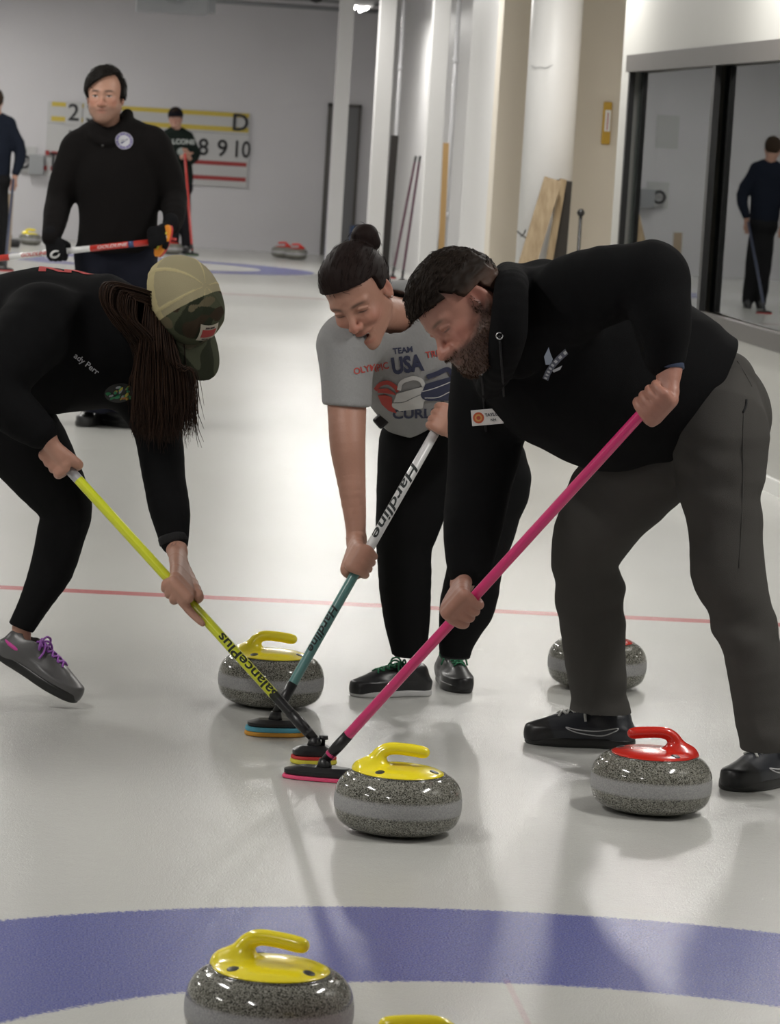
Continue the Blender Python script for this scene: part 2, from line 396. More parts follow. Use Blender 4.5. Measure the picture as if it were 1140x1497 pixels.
# ------------------------------------------------------------------ signed fields -> meshes
def smin(a, b, k):
    if k <= 0: return np.minimum(a, b)
    h = np.maximum(k-np.abs(a-b), 0)/k
    return np.minimum(a, b)-h*h*k*.25
def smax(a, b, k): return -smin(-a, -b, k)
def cone(P, a, b, ra, rb, flat=None):
    a = np.asarray(a, float); b = np.asarray(b, float); ba = b-a; L2 = float(ba@ba)+1e-12
    q = P-a; t = np.clip((q@ba)/L2, 0, 1); q = q-t[..., None]*ba
    if flat is not None:
        n, s = flat; n = nrm(n); q = q+(q@n)[..., None]*n*(1/s-1)
    r = ra+(rb-ra)*t
    d = np.sqrt((q*q).sum(-1))-r
    return d*(min(flat[1], 1) if flat is not None else 1)
def ell(P, c, r, R=None):
    q = P-np.asarray(c, float)
    if R is not None: q = q@np.asarray(R, float)      # columns of R = local axes
    r = np.asarray(r, float)
    k0 = np.sqrt(((q/r)**2).sum(-1)); k1 = np.sqrt(((q/(r*r))**2).sum(-1))+1e-9
    return k0*(k0-1)/k1
class Field:
    def __init__(s, lo, hi, h):
        s.lo = np.asarray(lo, float); s.h = h
        s.n = np.ceil((np.asarray(hi, float)-s.lo)/h).astype(int)+1
        s.d = np.full(tuple(s.n), 9.0, np.float32)
    def _sl(s, c, r):
        if c is None: return tuple(slice(0, k) for k in s.n)
        c = np.asarray(c, float); r = np.asarray(r, float)
        a = np.clip(np.floor((c-r-s.lo)/s.h).astype(int), 0, s.n); b = np.clip(np.ceil((c+r-s.lo)/s.h).astype(int)+1, 0, s.n)
        return tuple(slice(i, j) for i, j in zip(a, b))
    def pts(s, sl):
        ax = [s.lo[i]+s.h*np.arange(sl[i].start, sl[i].stop) for i in range(3)]
        return np.stack(np.meshgrid(*ax, indexing='ij'), -1)
    def add(s, fn, c=None, r=0, k=0.0):
        sl = s._sl(c, r)
        if any(x.stop <= x.start for x in sl): return
        s.d[sl] = smin(s.d[sl], fn(s.pts(sl)), k)
    def sub(s, fn, c=None, r=0, k=0.0):
        sl = s._sl(c, r)
        if any(x.stop <= x.start for x in sl): return
        s.d[sl] = smax(s.d[sl], -fn(s.pts(sl)), k)
    def cut(s, fn, c=None, r=0, k=0.0):                 # keep where fn<0
        sl = s._sl(c, r)
        if any(x.stop <= x.start for x in sl): return
        s.d[sl] = smax(s.d[sl], fn(s.pts(sl)), k)
    def cone(s, a, b, ra, rb, k=0.0, flat=None):
        a = np.asarray(a, float); b = np.asarray(b, float)
        m = max(ra, rb)*1.05+max(k, .02); c = (a+b)/2; r = np.abs(b-a)/2+m
        s.add(lambda P: cone(P, a, b, ra, rb, flat), c, r, k)
    def chain(s, pts, rad, k=0.02, sub=4, flat=None):
        n = len(pts)
        Q = spline([np.append(p, r) for p, r in zip(pts, rad)], sub) if sub > 1 and n > 2 else [np.append(p, r) for p, r in zip(pts, rad)]
        P3 = [q[:3] for q in Q]; R = [q[3] for q in Q]
        # all segments hard-unioned first, then blended with the rest
        lo = np.min([p-r for p, r in zip(P3, R)], 0)-k-.02; hi = np.max([p+r for p, r in zip(P3, R)], 0)+k+.02
        sl = s._sl((lo+hi)/2, (hi-lo)/2)
        if any(x.stop <= x.start for x in sl): return
        tmp = np.full(s.d[sl].shape, 9.0, np.float32)
        for i in range(len(P3)-1):
            a, b, ra, rb = P3[i], P3[i+1], R[i], R[i+1]
            m = max(ra, rb)+k+.03; c = (a+b)/2; rr = np.abs(b-a)/2+m
            s2 = s._sl(c, rr); s2 = tuple(slice(max(p.start, q.start), min(p.stop, q.stop)) for p, q in zip(s2, sl))
            if any(x.stop <= x.start for x in s2): continue
            loc = tuple(slice(p.start-q.start, p.stop-q.start) for p, q in zip(s2, sl))
            tmp[loc] = smin(tmp[loc], cone(s.pts(s2), a, b, ra, rb, flat), .004)
        s.d[sl] = smin(s.d[sl], tmp, k)
    def ell(s, c, r, k=0.0, R=None):
        m = float(np.max(r))*1.02+max(k, .01)
        s.add(lambda P: ell(P, c, r, R), c, m, k)
    def disp(s, fn, band=.03):
        idx = np.nonzero(np.abs(s.d) < band)
        P = s.lo+s.h*np.stack(idx, -1); s.d[idx] += fn(P)
    def mesh(s, smooth=1):
        d = s.d
        neg = d < 0
        nx, ny, nz = d.shape
        cnt = np.zeros((nx-1, ny-1, nz-1), np.int8)
        for i in (0, 1):
            for j in (0, 1):
                for k in (0, 1): cnt += neg[i:nx-1+i, j:ny-1+j, k:nz-1+k]
        mask = (cnt > 0) & (cnt < 8)
        I, J, K = np.nonzero(mask); nv = len(I)
        vid = np.full(mask.shape, -1, np.int32); vid[I, J, K] = np.arange(nv)
        acc = np.zeros((nv, 3)); num = np.zeros(nv)
        cs = [(i, j, k) for i in (0, 1) for j in (0, 1) for k in (0, 1)]
        val = {c: d[I+c[0], J+c[1], K+c[2]] for c in cs}
        for c in cs:
            for ax in range(3):
                if c[ax] == 0:
                    e = list(c); e[ax] = 1; e = tuple(e)
                    a = val[c]; b = val[e]; m = (a < 0) != (b < 0)
                    t = np.where(m, np.clip(a/(a-b+1e-20), 0, 1), 0)
                    p = np.tile(np.array(c, float), (nv, 1)); p[:, ax] += t
                    acc[m] += p[m]; num[m] += 1
        v = (np.stack([I, J, K], -1)+acc/num[:, None])*s.h+s.lo
        F = []
        for ax in range(3):
            sl0 = [slice(None)]*3; sl1 = [slice(None)]*3; sl0[ax] = slice(0, -1); sl1[ax] = slice(1, None)
            a = neg[tuple(sl0)]; b = neg[tuple(sl1)]
            E = np.nonzero(a != b); E = [e.copy() for e in E]
            o1, o2 = [(1, 2), (2, 0), (0, 1)][ax]
            ok = (E[o1] > 0) & (E[o2] > 0) & (E[o1] < d.shape[o1]-1) & (E[o2] < d.shape[o2]-1)
            E = [e[ok] for e in E]; fl = a[tuple(E)]
            q = []
            for du, dv in ((-1, -1), (0, -1), (0, 0), (-1, 0)):
                c = [e.copy() for e in E]; c[o1] += du; c[o2] += dv; q.append(vid[c[0], c[1], c[2]])
            q = np.stack(q, -1); q[~fl] = q[~fl][:, ::-1]; F.append(q)
        F = np.concatenate(F); F = F[(F >= 0).all(1)]
        for _ in range(smooth):
            S = np.zeros_like(v); C = np.zeros(nv)
            for a, b in ((0, 1), (1, 2), (2, 3), (3, 0)):
                for k in range(3): S[:, k] += np.bincount(F[:, a], v[F[:, b], k], nv)+np.bincount(F[:, b], v[F[:, a], k], nv)
                C += np.bincount(F[:, a], minlength=nv)+np.bincount(F[:, b], minlength=nv)
            v = v*.5+.5*S/np.maximum(C, 1)[:, None]
        return v, F
def vnoise(seed, scale, n=7, stretch=(1, 1, 1)):
    rs = np.random.RandomState(seed); W = rs.normal(size=(n, 3)); W /= np.linalg.norm(W, axis=1)[:, None]
    W = W*scale*(.6+.9*rs.rand(n))[:, None]*np.array(stretch); ph = rs.rand(n)*6.28
    def f(P):
        o = np.zeros(P.shape[:-1])
        for i in range(n): o += np.sin(P@W[i]+ph[i]+1.3*np.sin(P@W[(i+1) % n]*.6+ph[i-1]))
        return o/n
    return f
def merge(parts):
    vs = []; fs = []; cs = []; o = 0
    for p in parts:
        v, f = p[0], p[1]; vs.append(v); fs.append(f+o); o += len(v)
        cs.append(p[2] if len(p) > 2 else np.zeros((len(v), 3)))
    return np.concatenate(vs), np.concatenate(fs), np.concatenate(cs)
# ------------------------------------------------------------------ curling stones
def stone_protos():
    prof = [(0.001, .004), (.058, .004), (.062, .001), (.066, 0), (.086, .003), (.112, .010), (.1295, .021), (.1385, .036), (.1420, .051), (.1435, .068), (.1422, .086), (.1388, .101),
            (.1310, .115), (.1190, .1265), (.105, .1330), (.097, .1345), (.001, .1355)]
    P = spline([V(r, z, 0) for r, z in prof], 3); pr = [(max(p[0], .0005), p[1]) for p in P]
    g = lathe_geo(pr, 72)
    return g
SG = stone_protos()
def handle_geo():
    # domed round plate + goose neck, from a small signed field
    F = Field(V(-.12, -.12, .125), V(.12, .12, .240), .0022)
    F.add(lambda P: ell(P, V(0, 0, .132), V(.102, .102, .019)), V(0, 0, .132), .13)
    pts = spline([V(-.076, 0, .138), V(-.058, 0, .156), V(-.044, 0, .177), V(-.022, 0, .187), V(.018, 0, .186), V(.052, 0, .182)], 5)
    n = len(pts)
    rad = [.0215-.0088*min(1, i/11.0)**.7 for i in range(n)]
    F.chain(pts, rad, .022, 1)
    F.cone(V(-.084, 0, .137), V(-.05, 0, .139), .010, .014, .03)
    F.cut(lambda P: (P[..., 2]-.1345)*-1.0)
    v, f = F.mesh(); return v, f
STONE_DATA = {}
def stone(px, py_c, Y, color, ang, label, group=None):
    """ang: direction the grip points, in degrees about Z"""
    c = at(px, py_c, Y); loc = (c[0], Y, 0)
    r = empty('curling_stone', loc, label, 'curling stone', group, rz=math.radians(ang))
    if 'body' not in STONE_DATA:
        hv, hf = handle_geo()
        STONE_DATA['body'] = mesh_np('granite_body', SG[0], SG[1], MT['granite'])
        STONE_DATA['handle'] = mesh_np('handle', hv, hf, None)
        bg = Geo()
        bg.add(lathe_geo([(.0105, 0), (.0105, .0012), (.008, .002), (.0005, .002)], 20))
        STONE_DATA['bolt'] = mesh_np('handle_emblem', bg.v, bg.f, MT['dark_metal'])
        first = True
    b0, h0, e0 = STONE_DATA['body'], STONE_DATA['handle'], STONE_DATA['bolt']
    b = b0.copy(); COL.objects.link(b); b.parent = r
    h = h0.copy(); h.data = STONE_DATA.setdefault(color, h0.data.copy()); COL.objects.link(h); h.parent = r
    if not h.data.materials: h.data.materials.append(MT['stone_'+color])
    for a in (-125, -20, 125):
        e = e0.copy(); COL.objects.link(e); e.parent = r
        rr = .080; q = math.radians(a)
        e.location = (rr*math.cos(q), rr*math.sin(q), .132+.019*math.sqrt(1-(rr/.102)**2)-.0008)
        e.rotation_euler = (-math.sin(q)*.26, math.cos(q)*.26, 0)
        e.rotation_mode = 'XYZ'
    return r
def stones_all():
    stone(580, 1200, 2.60, 'yellow', 0-4, 'yellow handled granite curling stone right in front of the pink broom head')
    stone(950, 1170, 2.98, 'red', 176, 'red handled curling stone in front of the grey trousers')
    stone(394, 1030, 4.27, 'yellow', -6, 'yellow handled curling stone behind the yellow and teal broom shafts')
    stone(870, 1010, 4.85, 'red', 60, 'red handled curling stone half hidden behind the leg of the bearded man')
    stone(393, 1480, .70, 'yellow', -22, 'large yellow handled curling stone on the blue ring at the bottom left')
    p = at(604, 1492, .38); stone(608, 1600, .17, 'yellow', 176, 'yellow curling stone cut by the bottom edge with only the top of its handle showing')
    far = [(413, 39.25, 'red', 178, 'far red handled curling stone, left one of the pair before the end wall'),
           (433, 38.9, 'red', 178, 'far red handled curling stone, right one of the pair before the end wall'),
           (492, 38.9, 'red', 178, 'far red handled curling stone peeking out above the hair of the woman with the bun'),
           (250, 38.2, 'red', 10, 'far red handled curling stone beside the glove of the standing man'),
           (43, 38.6, 'yellow', 0, 'far yellow handled curling stone just left of the standing man'),
           (0, 38.6, 'yellow', 0, 'far yellow handled curling stone at the left picture edge')]
    for px, Y, c, a, l in far: stone(px, 370, Y, c, a, l)
    for k in ('body', 'handle', 'bolt'):
        bpy.data.objects.remove(STONE_DATA[k])
stones_all()
# ------------------------------------------------------------------ people library
MT['skin'] = mat('skin', (.5, .3, .22), .5, attr=True, sss=.0, bump=.08, bscale=160)
MT['cloth'] = mat('soft_cloth', (.01, .01, .01), .9, spec=.1, attr=True, bump=.25, bscale=700)
MT['hair'] = mat('hair', (.01, .007, .005), .6, spec=.12, attr=True)
MT['shoe'] = mat('shoe_leather', (.01, .01, .01), .35, attr=True)
MT['print'] = mat('print_ink', (.1, .1, .1), .7, attr=True)
E1, E2, E3 = RT, UP, -FW           # used only to read directions off the photograph while posing
def idir(r, u, t): return nrm(E1*r+E2*u+E3*t)
def ortho(f, u):
    f = nrm(f); u = nrm(u-f*np.dot(u, f)); return np.cross(f, u), f, u     # X(right) Y(front) Z(up)
def sstep(x, a, b): t = np.clip((x-a)/(b-a), 0, 1); return t*t*(3-2*t)
def mixc(c, col, m): return c*(1-m[:, None])+np.array(col)[None]*m[:, None]
def blob(v, c, r): return np.exp(-(((v-np.array(c))/np.array(r))**2).sum(1))

SKIN = V(.40, .225, .165)
def head(c, f, u, s=1.0, skin=SKIN, beard=0.0, beard_col=(.10, .055, .035), neck=None, neck_r=.058, smile=0.0, brow=(.05, .03, .02), female=False, eyes=True, ear=1.0, h=.0021, neck_top=(0, -.02, -.07)):
    """returns world verts, faces, colours; c centre at ear level, f face direction, u crown direction"""
    R = np.stack(ortho(f, u), 1)                     # columns: right, front, up
    w_ = .94 if female else 1.0
    nk = None
    lo = V(-.1, -.125, -.15); hi = V(.1, .13, .135)
    if neck is not None:
        nk = ((np.asarray(neck)-c)@R)/s
        lo = np.minimum(lo, nk-.075); hi = np.maximum(hi, nk+.075)
    F = Field(lo, hi, h/s)
    F.ell(V(0, -.018, .032), V(.0745*w_, .093, .083))
    F.ell(V(0, .022, .028), V(.062*w_, .062, .07), .03)
    F.ell(V(0, .028, -.035), V(.0575*w_, .056, .072), .03)
    jw = .040 if female else .047
    for sx in (-1, 1):
        F.cone(V(sx*jw*1.15, -.004, -.05), V(sx*.014, .066, -.095), .019, .018, .03)
        F.ell(V(sx*.036, .055, -.025), V(.022, .022, .020), .02)
        F.cone(V(sx*.008, .083, .017), V(sx*.045, .066, .018), .0085 if not female else .006, .008, .014)
    F.ell(V(0, .071, -.098-.005*smile), V(.018, .017, .016), .02)
    F.ell(V(0, .068, -.062), V(.027, .020, .026), .02)
    for sx in (-1, 1):
        F.sub(lambda P, sx=sx: ell(P, V(sx*.0315, .096, -.002), V(.020, .017, .0125)), V(sx*.0315, .096, 0), .05, .014)
        F.ell(V(sx*.0315, .0665, -.003), V(.0145, .0135, .0125), .003)
        F.chain([V(sx*.017, .0765, .001), V(sx*.031, .0815, .0065), V(sx*.047, .073, .001)], [.0022, .0032, .0022], .003, 3)
        F.chain([V(sx*.018, .075, -.007), V(sx*.032, .078, -.0125), V(sx*.046, .071, -.006)], [.002, .0026, .002], .004, 3)
    F.chain([V(0, .078, .010), V(0, .090, -.010), V(0, .103, -.029), V(0, .104, -.036)], [.0085, .0078, .0088, .0098], .010, 3)
    for sx in (-1, 1):
        F.ell(V(sx*.0125, .094, -.038), V(.0078, .0105, .0078), .006)
        F.sub(lambda P, sx=sx: ell(P, V(sx*.0065, .101, -.047), V(.0035, .0045, .004)), V(sx*.0065, .1, -.047), .02, .002)
    mw = .024+.010*smile; up_ = .009*smile
    if smile > .3:
        for sx in (-1, 1): F.ell(V(sx*.036, .066, -.032), V(.020, .018, .016), .012)
        F.sub(lambda P: ell(P, V(0, .096, -.0725), V(.025, .024, .0115)), V(0, .096, -.070), .05, .003)
        F.chain([V(-.019, .074, -.0655), V(0, .0835, -.0665), V(.019, .074, -.0655)], [.0032, .0036, .0032], .0005, 3)
    F.chain([V(-mw, .076, -.066+up_), V(-.010, .0895, -.0605), V(0, .090, -.0620), V(.010, .0895, -.0605), V(mw, .076, -.066+up_)], [.0018, .0036, .0032, .0036, .0018], .004, 3)
    F.chain([V(-mw*.9, .076, -.069+up_-.005*smile), V(0, .086, -.0725-.016*smile), V(mw*.9, .076, -.069+up_-.003*smile)], [.0018, .0046, .0018], .005, 3)
    for sx in (-1, 1):
        Re = np.stack([nrm(V(1, sx*.28, 0)), nrm(V(-sx*.28, 1, -.15)), nrm(np.cross(nrm(V(1, sx*.28, 0)), nrm(V(-sx*.28, 1, -.15))))], 1)
        ec = V(sx*.0765*w_, -.012, -.006)
        F.ell(ec, V(.0065, .0175*ear, .0305*ear), .004, Re)
        F.sub(lambda P, ec=ec, sx=sx, Re=Re: ell(P, ec+V(sx*.0075, .003, .003), V(.0065, .010*ear, .019*ear), Re), ec, .05, .004)
        F.ell(ec+V(-sx*.003, .012, -.004), V(.005, .004, .007), .003)
        F.ell(ec+V(0, -.001, -.026), V(.0055, .009, .009), .004)
    if nk is not None:
        F.chain([V(*neck_top), (V(*neck_top)+nk)/2+V(0, -.004, 0), nk], [neck_r*.98/s, neck_r/s, neck_r*1.15/s], .03, 4)
    if beard > 0:
        bn = vnoise(5, 700)
        def bd(P):
            m = sstep(-P[:, 2]+.25*(P[:, 1]), .045, .075)*sstep(P[:, 1], -.03, .0)*(P[:, 2] > -.14)
            return -(.009*beard*m*(1+.25*bn(P)))
        F.disp(bd, .02)
    v, fc = F.mesh(1)
    col = np.tile(np.asarray(skin)[None], (len(v), 1))
    nz = vnoise(3, 60)(v)
    col *= (1+.06*nz)[:, None]
    red = blob(v, (0, .105, -.035), (.02, .02, .016))+blob(v, (.042, .06, -.03), (.025, .03, .022))+blob(v, (-.042, .06, -.03), (.025, .03, .022))
    red += blob(v, (.078, -.01, 0), (.01, .03, .035))+blob(v, (-.078, -.01, 0), (.01, .03, .035))
    col = mixc(col, skin*V(1.08, .70, .68), np.clip(red, 0, 1)*.6)
    # beard
    if beard > 0:
        bl = sstep(-v[:, 2]+.45*(.06-v[:, 1])*(v[:, 1] < .06), .040, .062)*sstep(v[:, 1], -.035, -.012)*(v[:, 2] > -.150)
        bl = np.maximum(bl, blob(v, (0, .094, -.052), (.030, .02, .0065)))
        bl = np.maximum(bl, sstep(-v[:, 2], -.02, .02)*blob(v, (.066, .002, -.03), (.03, .016, .05))); bl = np.maximum(bl, sstep(-v[:, 2], -.02, .02)*blob(v, (-.066, .002, -.03), (.03, .016, .05)))
        st = .95+.2*vnoise(9, 900)(v)
        col = mixc(col, beard_col, np.clip(bl*st, 0, 1)*(.93 if beard > .6 else .5))
    lips = blob(v, (0, .088, -.061), (mw*.75, .012, .0042))+blob(v, (0, .088, -.0735-.015*smile), (mw*.7, .012, .0052))
    col = mixc(col, (skin*V(.95, .55, .55)), np.clip(lips, 0, 1)*.75)
    if smile > .3:
        mz = ((np.abs(v[:, 0]) < .02) & (np.abs(v[:, 2]+.0668) < .0045) & (v[:, 1] > .07) & (v[:, 1] < .0885)).astype(float); col = mixc(col, (.62, .6, .55), mz)
        mz = ((np.abs(v[:, 0]) < .022) & (v[:, 2] < -.0712) & (v[:, 2] > -.085) & (v[:, 1] > .06) & (v[:, 1] < .0795)).astype(float); col = mixc(col, (.12, .03, .03), mz)
    else:
        ml = blob(v, (0, .088, -.0665), (mw*.9, .02, .0014)); col = mixc(col, (.12, .05, .045), np.clip(ml, 0, 1)*.9)
    for sx in (-1, 1):
        br = np.clip(np.exp(-((v[:, 2]-(.0175+.10*(.03-np.abs(v[:, 0]-sx*.032))-.0))/.0042)**2)*np.exp(-((v[:, 0]-sx*.031)/.0185)**4), 0, 1)*(v[:, 1] > .045)
        col = mixc(col, brow, br*.9)
        if eyes:
            e = (((v[:, 0]-sx*.0315)/.0125)**2+((v[:, 2]+.003)/.0048)**2 < 1) & (v[:, 1] > .068)
            col = mixc(col, (.42, .38, .36), e.astype(float))
            e = (((v[:, 0]-sx*.0315)**2+(v[:, 2]+.0025)**2) < .0048**2) & (v[:, 1] > .07)
            col = mixc(col, (.03, .02, .015), e.astype(float))
        ln = np.exp(-((v[:, 2]-(-.002+(.0 if eyes else -.0055)+.05*(.0315-np.abs(v[:, 0]-sx*.0)*1.0)*0+.0022))/.0016)**2)*np.exp(-((v[:, 0]-sx*.032)/.0135)**4)*(v[:, 1] > .06)
        col = mixc(col, (.03, .018, .014), np.clip(ln, 0, 1)*.95)
    return c+(v*s)@R.T, fc, col

def hairdo(c, f, u, s=1.0, thick=.016, front=.070, col=(.018, .011, .007), seed=1, spiky=.003, side_fade=0.0, back_low=-.055, side_low=-.005, female=False, lump=.004, bun=None, fringe=0.0, h=.0026, fade_col=None):
    R = np.stack(ortho(f, u), 1)
    w_ = .94 if female else 1.0
    F = Field(V(-.12, -.15, -.10), V(.12, .13, .17), h/s)
    t = thick
    F.ell(V(0, -.018, .032), V(.0745*w_+t*.75, .093+t*.75, .083+t))
    F.ell(V(0, .022, .034), V(.062*w_+t*.7, .062+t*.55, .072+t), .03)
    n1 = vnoise(seed, 90, stretch=(1.3, .5, .6)); n2 = vnoise(seed+1, 420, stretch=(1.5, .35, .8))
    F.disp(lambda P: -(lump*n1(P)+spiky*n2(P)), .03)
    # hairline: forehead cut plane, ear cut, nape
    def cutf(P):
        x = np.abs(P[..., 0]); y = P[..., 1]; z = P[..., 2]
        hl = front+fringe*P[..., 0]*8
        fr = (.045-(z-hl)*.9)*1.0                    # in front: keep only above hairline
        fr = (hl - z) - .0 + .25*np.maximum(x-.045, 0)
        a = smax(fr, y-.118, .004)*1.0
        front_cut = np.where(y > .02, hl-z-.25*(.06-y), -1.0)
        side = np.where((y <= .045) & (y > -.035), (side_low+.35*np.maximum(y, 0)*0+np.where(y > .012, (y-.012)*1.6, 0))-z, -1.0)
        back = np.where(y <= -.035, (back_low+(y+.035)*-.1)-z+np.where(y > -.055, (y+.055)*1.5, 0), -1.0)
        return np.maximum(np.maximum(front_cut, side), back)*.7
    F.cut(cutf)
    # inner surface (thin towards sides)
    F.sub(lambda P: ell(P, V(0, -.018, .030), V(.071*w_, .088, .078)))
    if bun is not None:
        b = V(*bun[:3]); F.ell(b, V(bun[3], bun[3]*.9, bun[3]), .01)
        for k in range(5):
            a = k*1.3; F.ell(b+V(math.cos(a), math.sin(a)*.6, math.sin(a*1.7))*bun[3]*.45, V(1, 1, 1)*bun[3]*.62, .004)
    v, fc = F.mesh(1)
    cc = np.tile(np.array(col)[None], (len(v), 1))*(1+.18*vnoise(seed+3, 300, stretch=(1.6, .3, .6))(v))[:, None]
    if fade_col is not None:
        m = sstep(-v[:, 2], -.045, -.01)*(np.abs(v[:, 0]) > .045); cc = mixc(cc, fade_col, m*.8)
    return c+(v*s)@R.T, fc, cc

def hair_mesh(hv, parent, n, dirf, length, r, seed, col, name='hair', jit=.12, keep=None):
    v, fc, cc = hv; rs = np.random.RandomState(seed); V0 = v; a = v[fc[:, 0]]; nn = np.cross(v[fc[:, 1]]-a, v[fc[:, 2]]-a); nl = np.linalg.norm(nn, axis=1)+1e-12; nn = nn/nl[:, None]
    cen = v.mean(0); ok = np.nonzero((((a-cen)*nn).sum(1) > .02) & (keep(a) if keep else True))[0]; g = Geo(); cols = []
    for i in rs.choice(ok, n):
        p = a[i]; nm = nn[i]; d = dirf(p, nm)+rs.normal(size=3)*jit; d = nrm(d-nm*(np.dot(d, nm)*.92-.04)); L = length*rs.uniform(.5, 1.1)
        g.tube([p-nm*.001, p+d*L*.4+nm*.0015, p+d*L*.75+nm*.0005, p+d*L-nm*.002], [r, r, r*.8, r*.2], 5)
        k = rs.uniform(.6, 1.5); cols += [V(*col)*k]*(len(g.v)-len(cols))
    o = len(v); F_ = [tuple(f_) for f_ in fc.tolist()]+[tuple(i+o for i in f_) for f_ in g.f]
    return mesh_np(name, np.concatenate([v, np.array(g.v)]), F_, MT['hair'], parent, colors=np.concatenate([cc, np.array(cols)]))

def beard_mesh(hd, c, f, u, s, parent, n, col, seed=2):
    R = np.stack(ortho(f, u), 1); v, fc, _ = hd; L_ = ((v-c)@R)/s; a = L_[fc[:, 0]]
    low = sstep(-a[:, 2]+.45*(.06-a[:, 1])*(a[:, 1] < .06), .045, .065)*(a[:, 1] > -.02)*(a[:, 2] > -.125)*(a[:, 2] < -.03)
    low = np.maximum(low, (np.abs(a[:, 0]) < .028)*(a[:, 1] > .08)*(a[:, 2] < -.049)*(a[:, 2] > -.056)); low *= ~((np.abs(a[:, 0]) < .024) & (a[:, 1] > .07) & (a[:, 2] < -.057) & (a[:, 2] > -.080))
    low = np.maximum(low, (np.abs(a[:, 0]) > .055)*(a[:, 1] > -.002)*(a[:, 1] < .014)*(a[:, 2] < .015)*(a[:, 2] > -.05))
    nn = np.cross(v[fc[:, 1]]-v[fc[:, 0]], v[fc[:, 2]]-v[fc[:, 0]]); nn /= np.linalg.norm(nn, axis=1)[:, None]+1e-12
    ok = np.nonzero(low > .6)[0]; rs = np.random.RandomState(seed); g = Geo(); cols = []
    for i in rs.choice(ok, n):
        p = v[fc[i, 0]]; nm = nn[i]; d = nrm(nm*.55-u*.9+f*.15+rs.normal(size=3)*.25); L = rs.uniform(.004, .009)*s
        g.tube([p-nm*.001, p+d*L*.5+nm*.0006, p+d*L], [.0007, .0006, .0001], 4); cols += [V(*col)*rs.uniform(.5, 1.7)]*(len(g.v)-len(cols))
    return mesh_np('beard', np.array(g.v), g.f, MT['hair'], parent, colors=np.array(cols))

def grip_hand(S, a, n, W, s=1.0, skin=SKIN, rs=.0135, h=.0021, glove=False, point=False, elbow=None, arm_r=(.027, .03), sleeve_to=None, col2=None):
    """hand closed round a shaft. S point on the shaft axis at mid palm, a shaft direction towards the index finger,
    n from the shaft to the back of the palm, W the wrist; forearm runs on to elbow"""
    a = nrm(a); n = nrm(n-a*np.dot(n, a)); t = np.cross(a, n)
    if np.dot(t, W-S) > 0: t = -t
    def pol(deg, r, z): q = math.radians(deg); return S+(n*math.cos(q)+t*math.sin(q))*r+a*z
    pts = [W]+[pol(k, .05*s, z) for k in range(0, 360, 60) for z in (-.06*s, .07*s)]
    ends = [W] if elbow is None else [W, elbow]
    lo = np.min(pts+ends, 0)-.05; hi = np.max(pts+ends, 0)+.05
    F = Field(lo, hi, h)
    fr = [.0098, .0096, .0092, .0080]
    zs = [.031, .0105, -.010, -.029]; ln = [1, 1.04, 1, .86]
    K = []
    for i in range(4):
        r0 = fr[i]*s*(1.12 if glove else 1); z = zs[i]*s; R_ = rs+r0*.98
        k = pol(38, (rs+.017*s), z); K.append(k)
        if i == 0 and point:
            tip = [k, pol(50, rs+.014*s, z+.026*s), pol(52, rs+.012*s, z+.054*s), pol(50, rs+.010*s, z+.080*s)]
            F.chain(tip, [r0*1.1, r0, r0*.88, r0*.72], .004, 4); continue
        L_ = ln[i]
        ch = [k, pol(38+40*L_, R_+.006*s, z*.97), pol(38+85*L_, R_+.003*s, z*.94), pol(38+135*L_, R_+.001*s, z*.92), pol(38+180*L_, R_, z*.92)]
        F.chain(ch, [r0*1.12, r0*1.07, r0, r0*.92, r0*.78], .0015, 4)
    # palm
    wc = W
    for i, k in enumerate(K):
        off = a*(zs[i]*.62*s)
        F.chain([wc+off*.55, pol(-12, rs+.018*s, zs[i]*.92*s), k], [.0165*s, .0145*s, .0115*s], .012, 3)
    # heel of the hand and thumb
    th0 = W*.55+pol(-30, rs+.016*s, .02*s)*.45+a*.012*s
    th = [th0, pol(-62, rs+.0155*s, .040*s), pol(-112, rs+.0115*s, .046*s), pol(-160, rs+.010*s, .040*s)]
    if point or glove: pass
    F.chain(th, [.0165*s, .0135*s, .0108*s, .0082*s], .006, 4)
    if elbow is not None:
        d = elbow-W
        F.chain([W, W+d*.25, W+d*.6, elbow], [arm_r[0]*.86, arm_r[0], (arm_r[0]+arm_r[1])*.55, arm_r[1]], .02, 4)
    else:
        pass
    v, fc = F.mesh(1)
    col = np.tile(np.asarray(skin)[None], (len(v), 1))*(1+.05*vnoise(4, 70)(v))[:, None]
    if not glove:
        kn = np.zeros(len(v))
        for k in K: kn += np.exp(-((v-k)**2).sum(1)/.011**2)
        col = mixc(col, skin*V(1.05, .72, .68), np.clip(kn, 0, 1)*.5)
    return v, fc, col

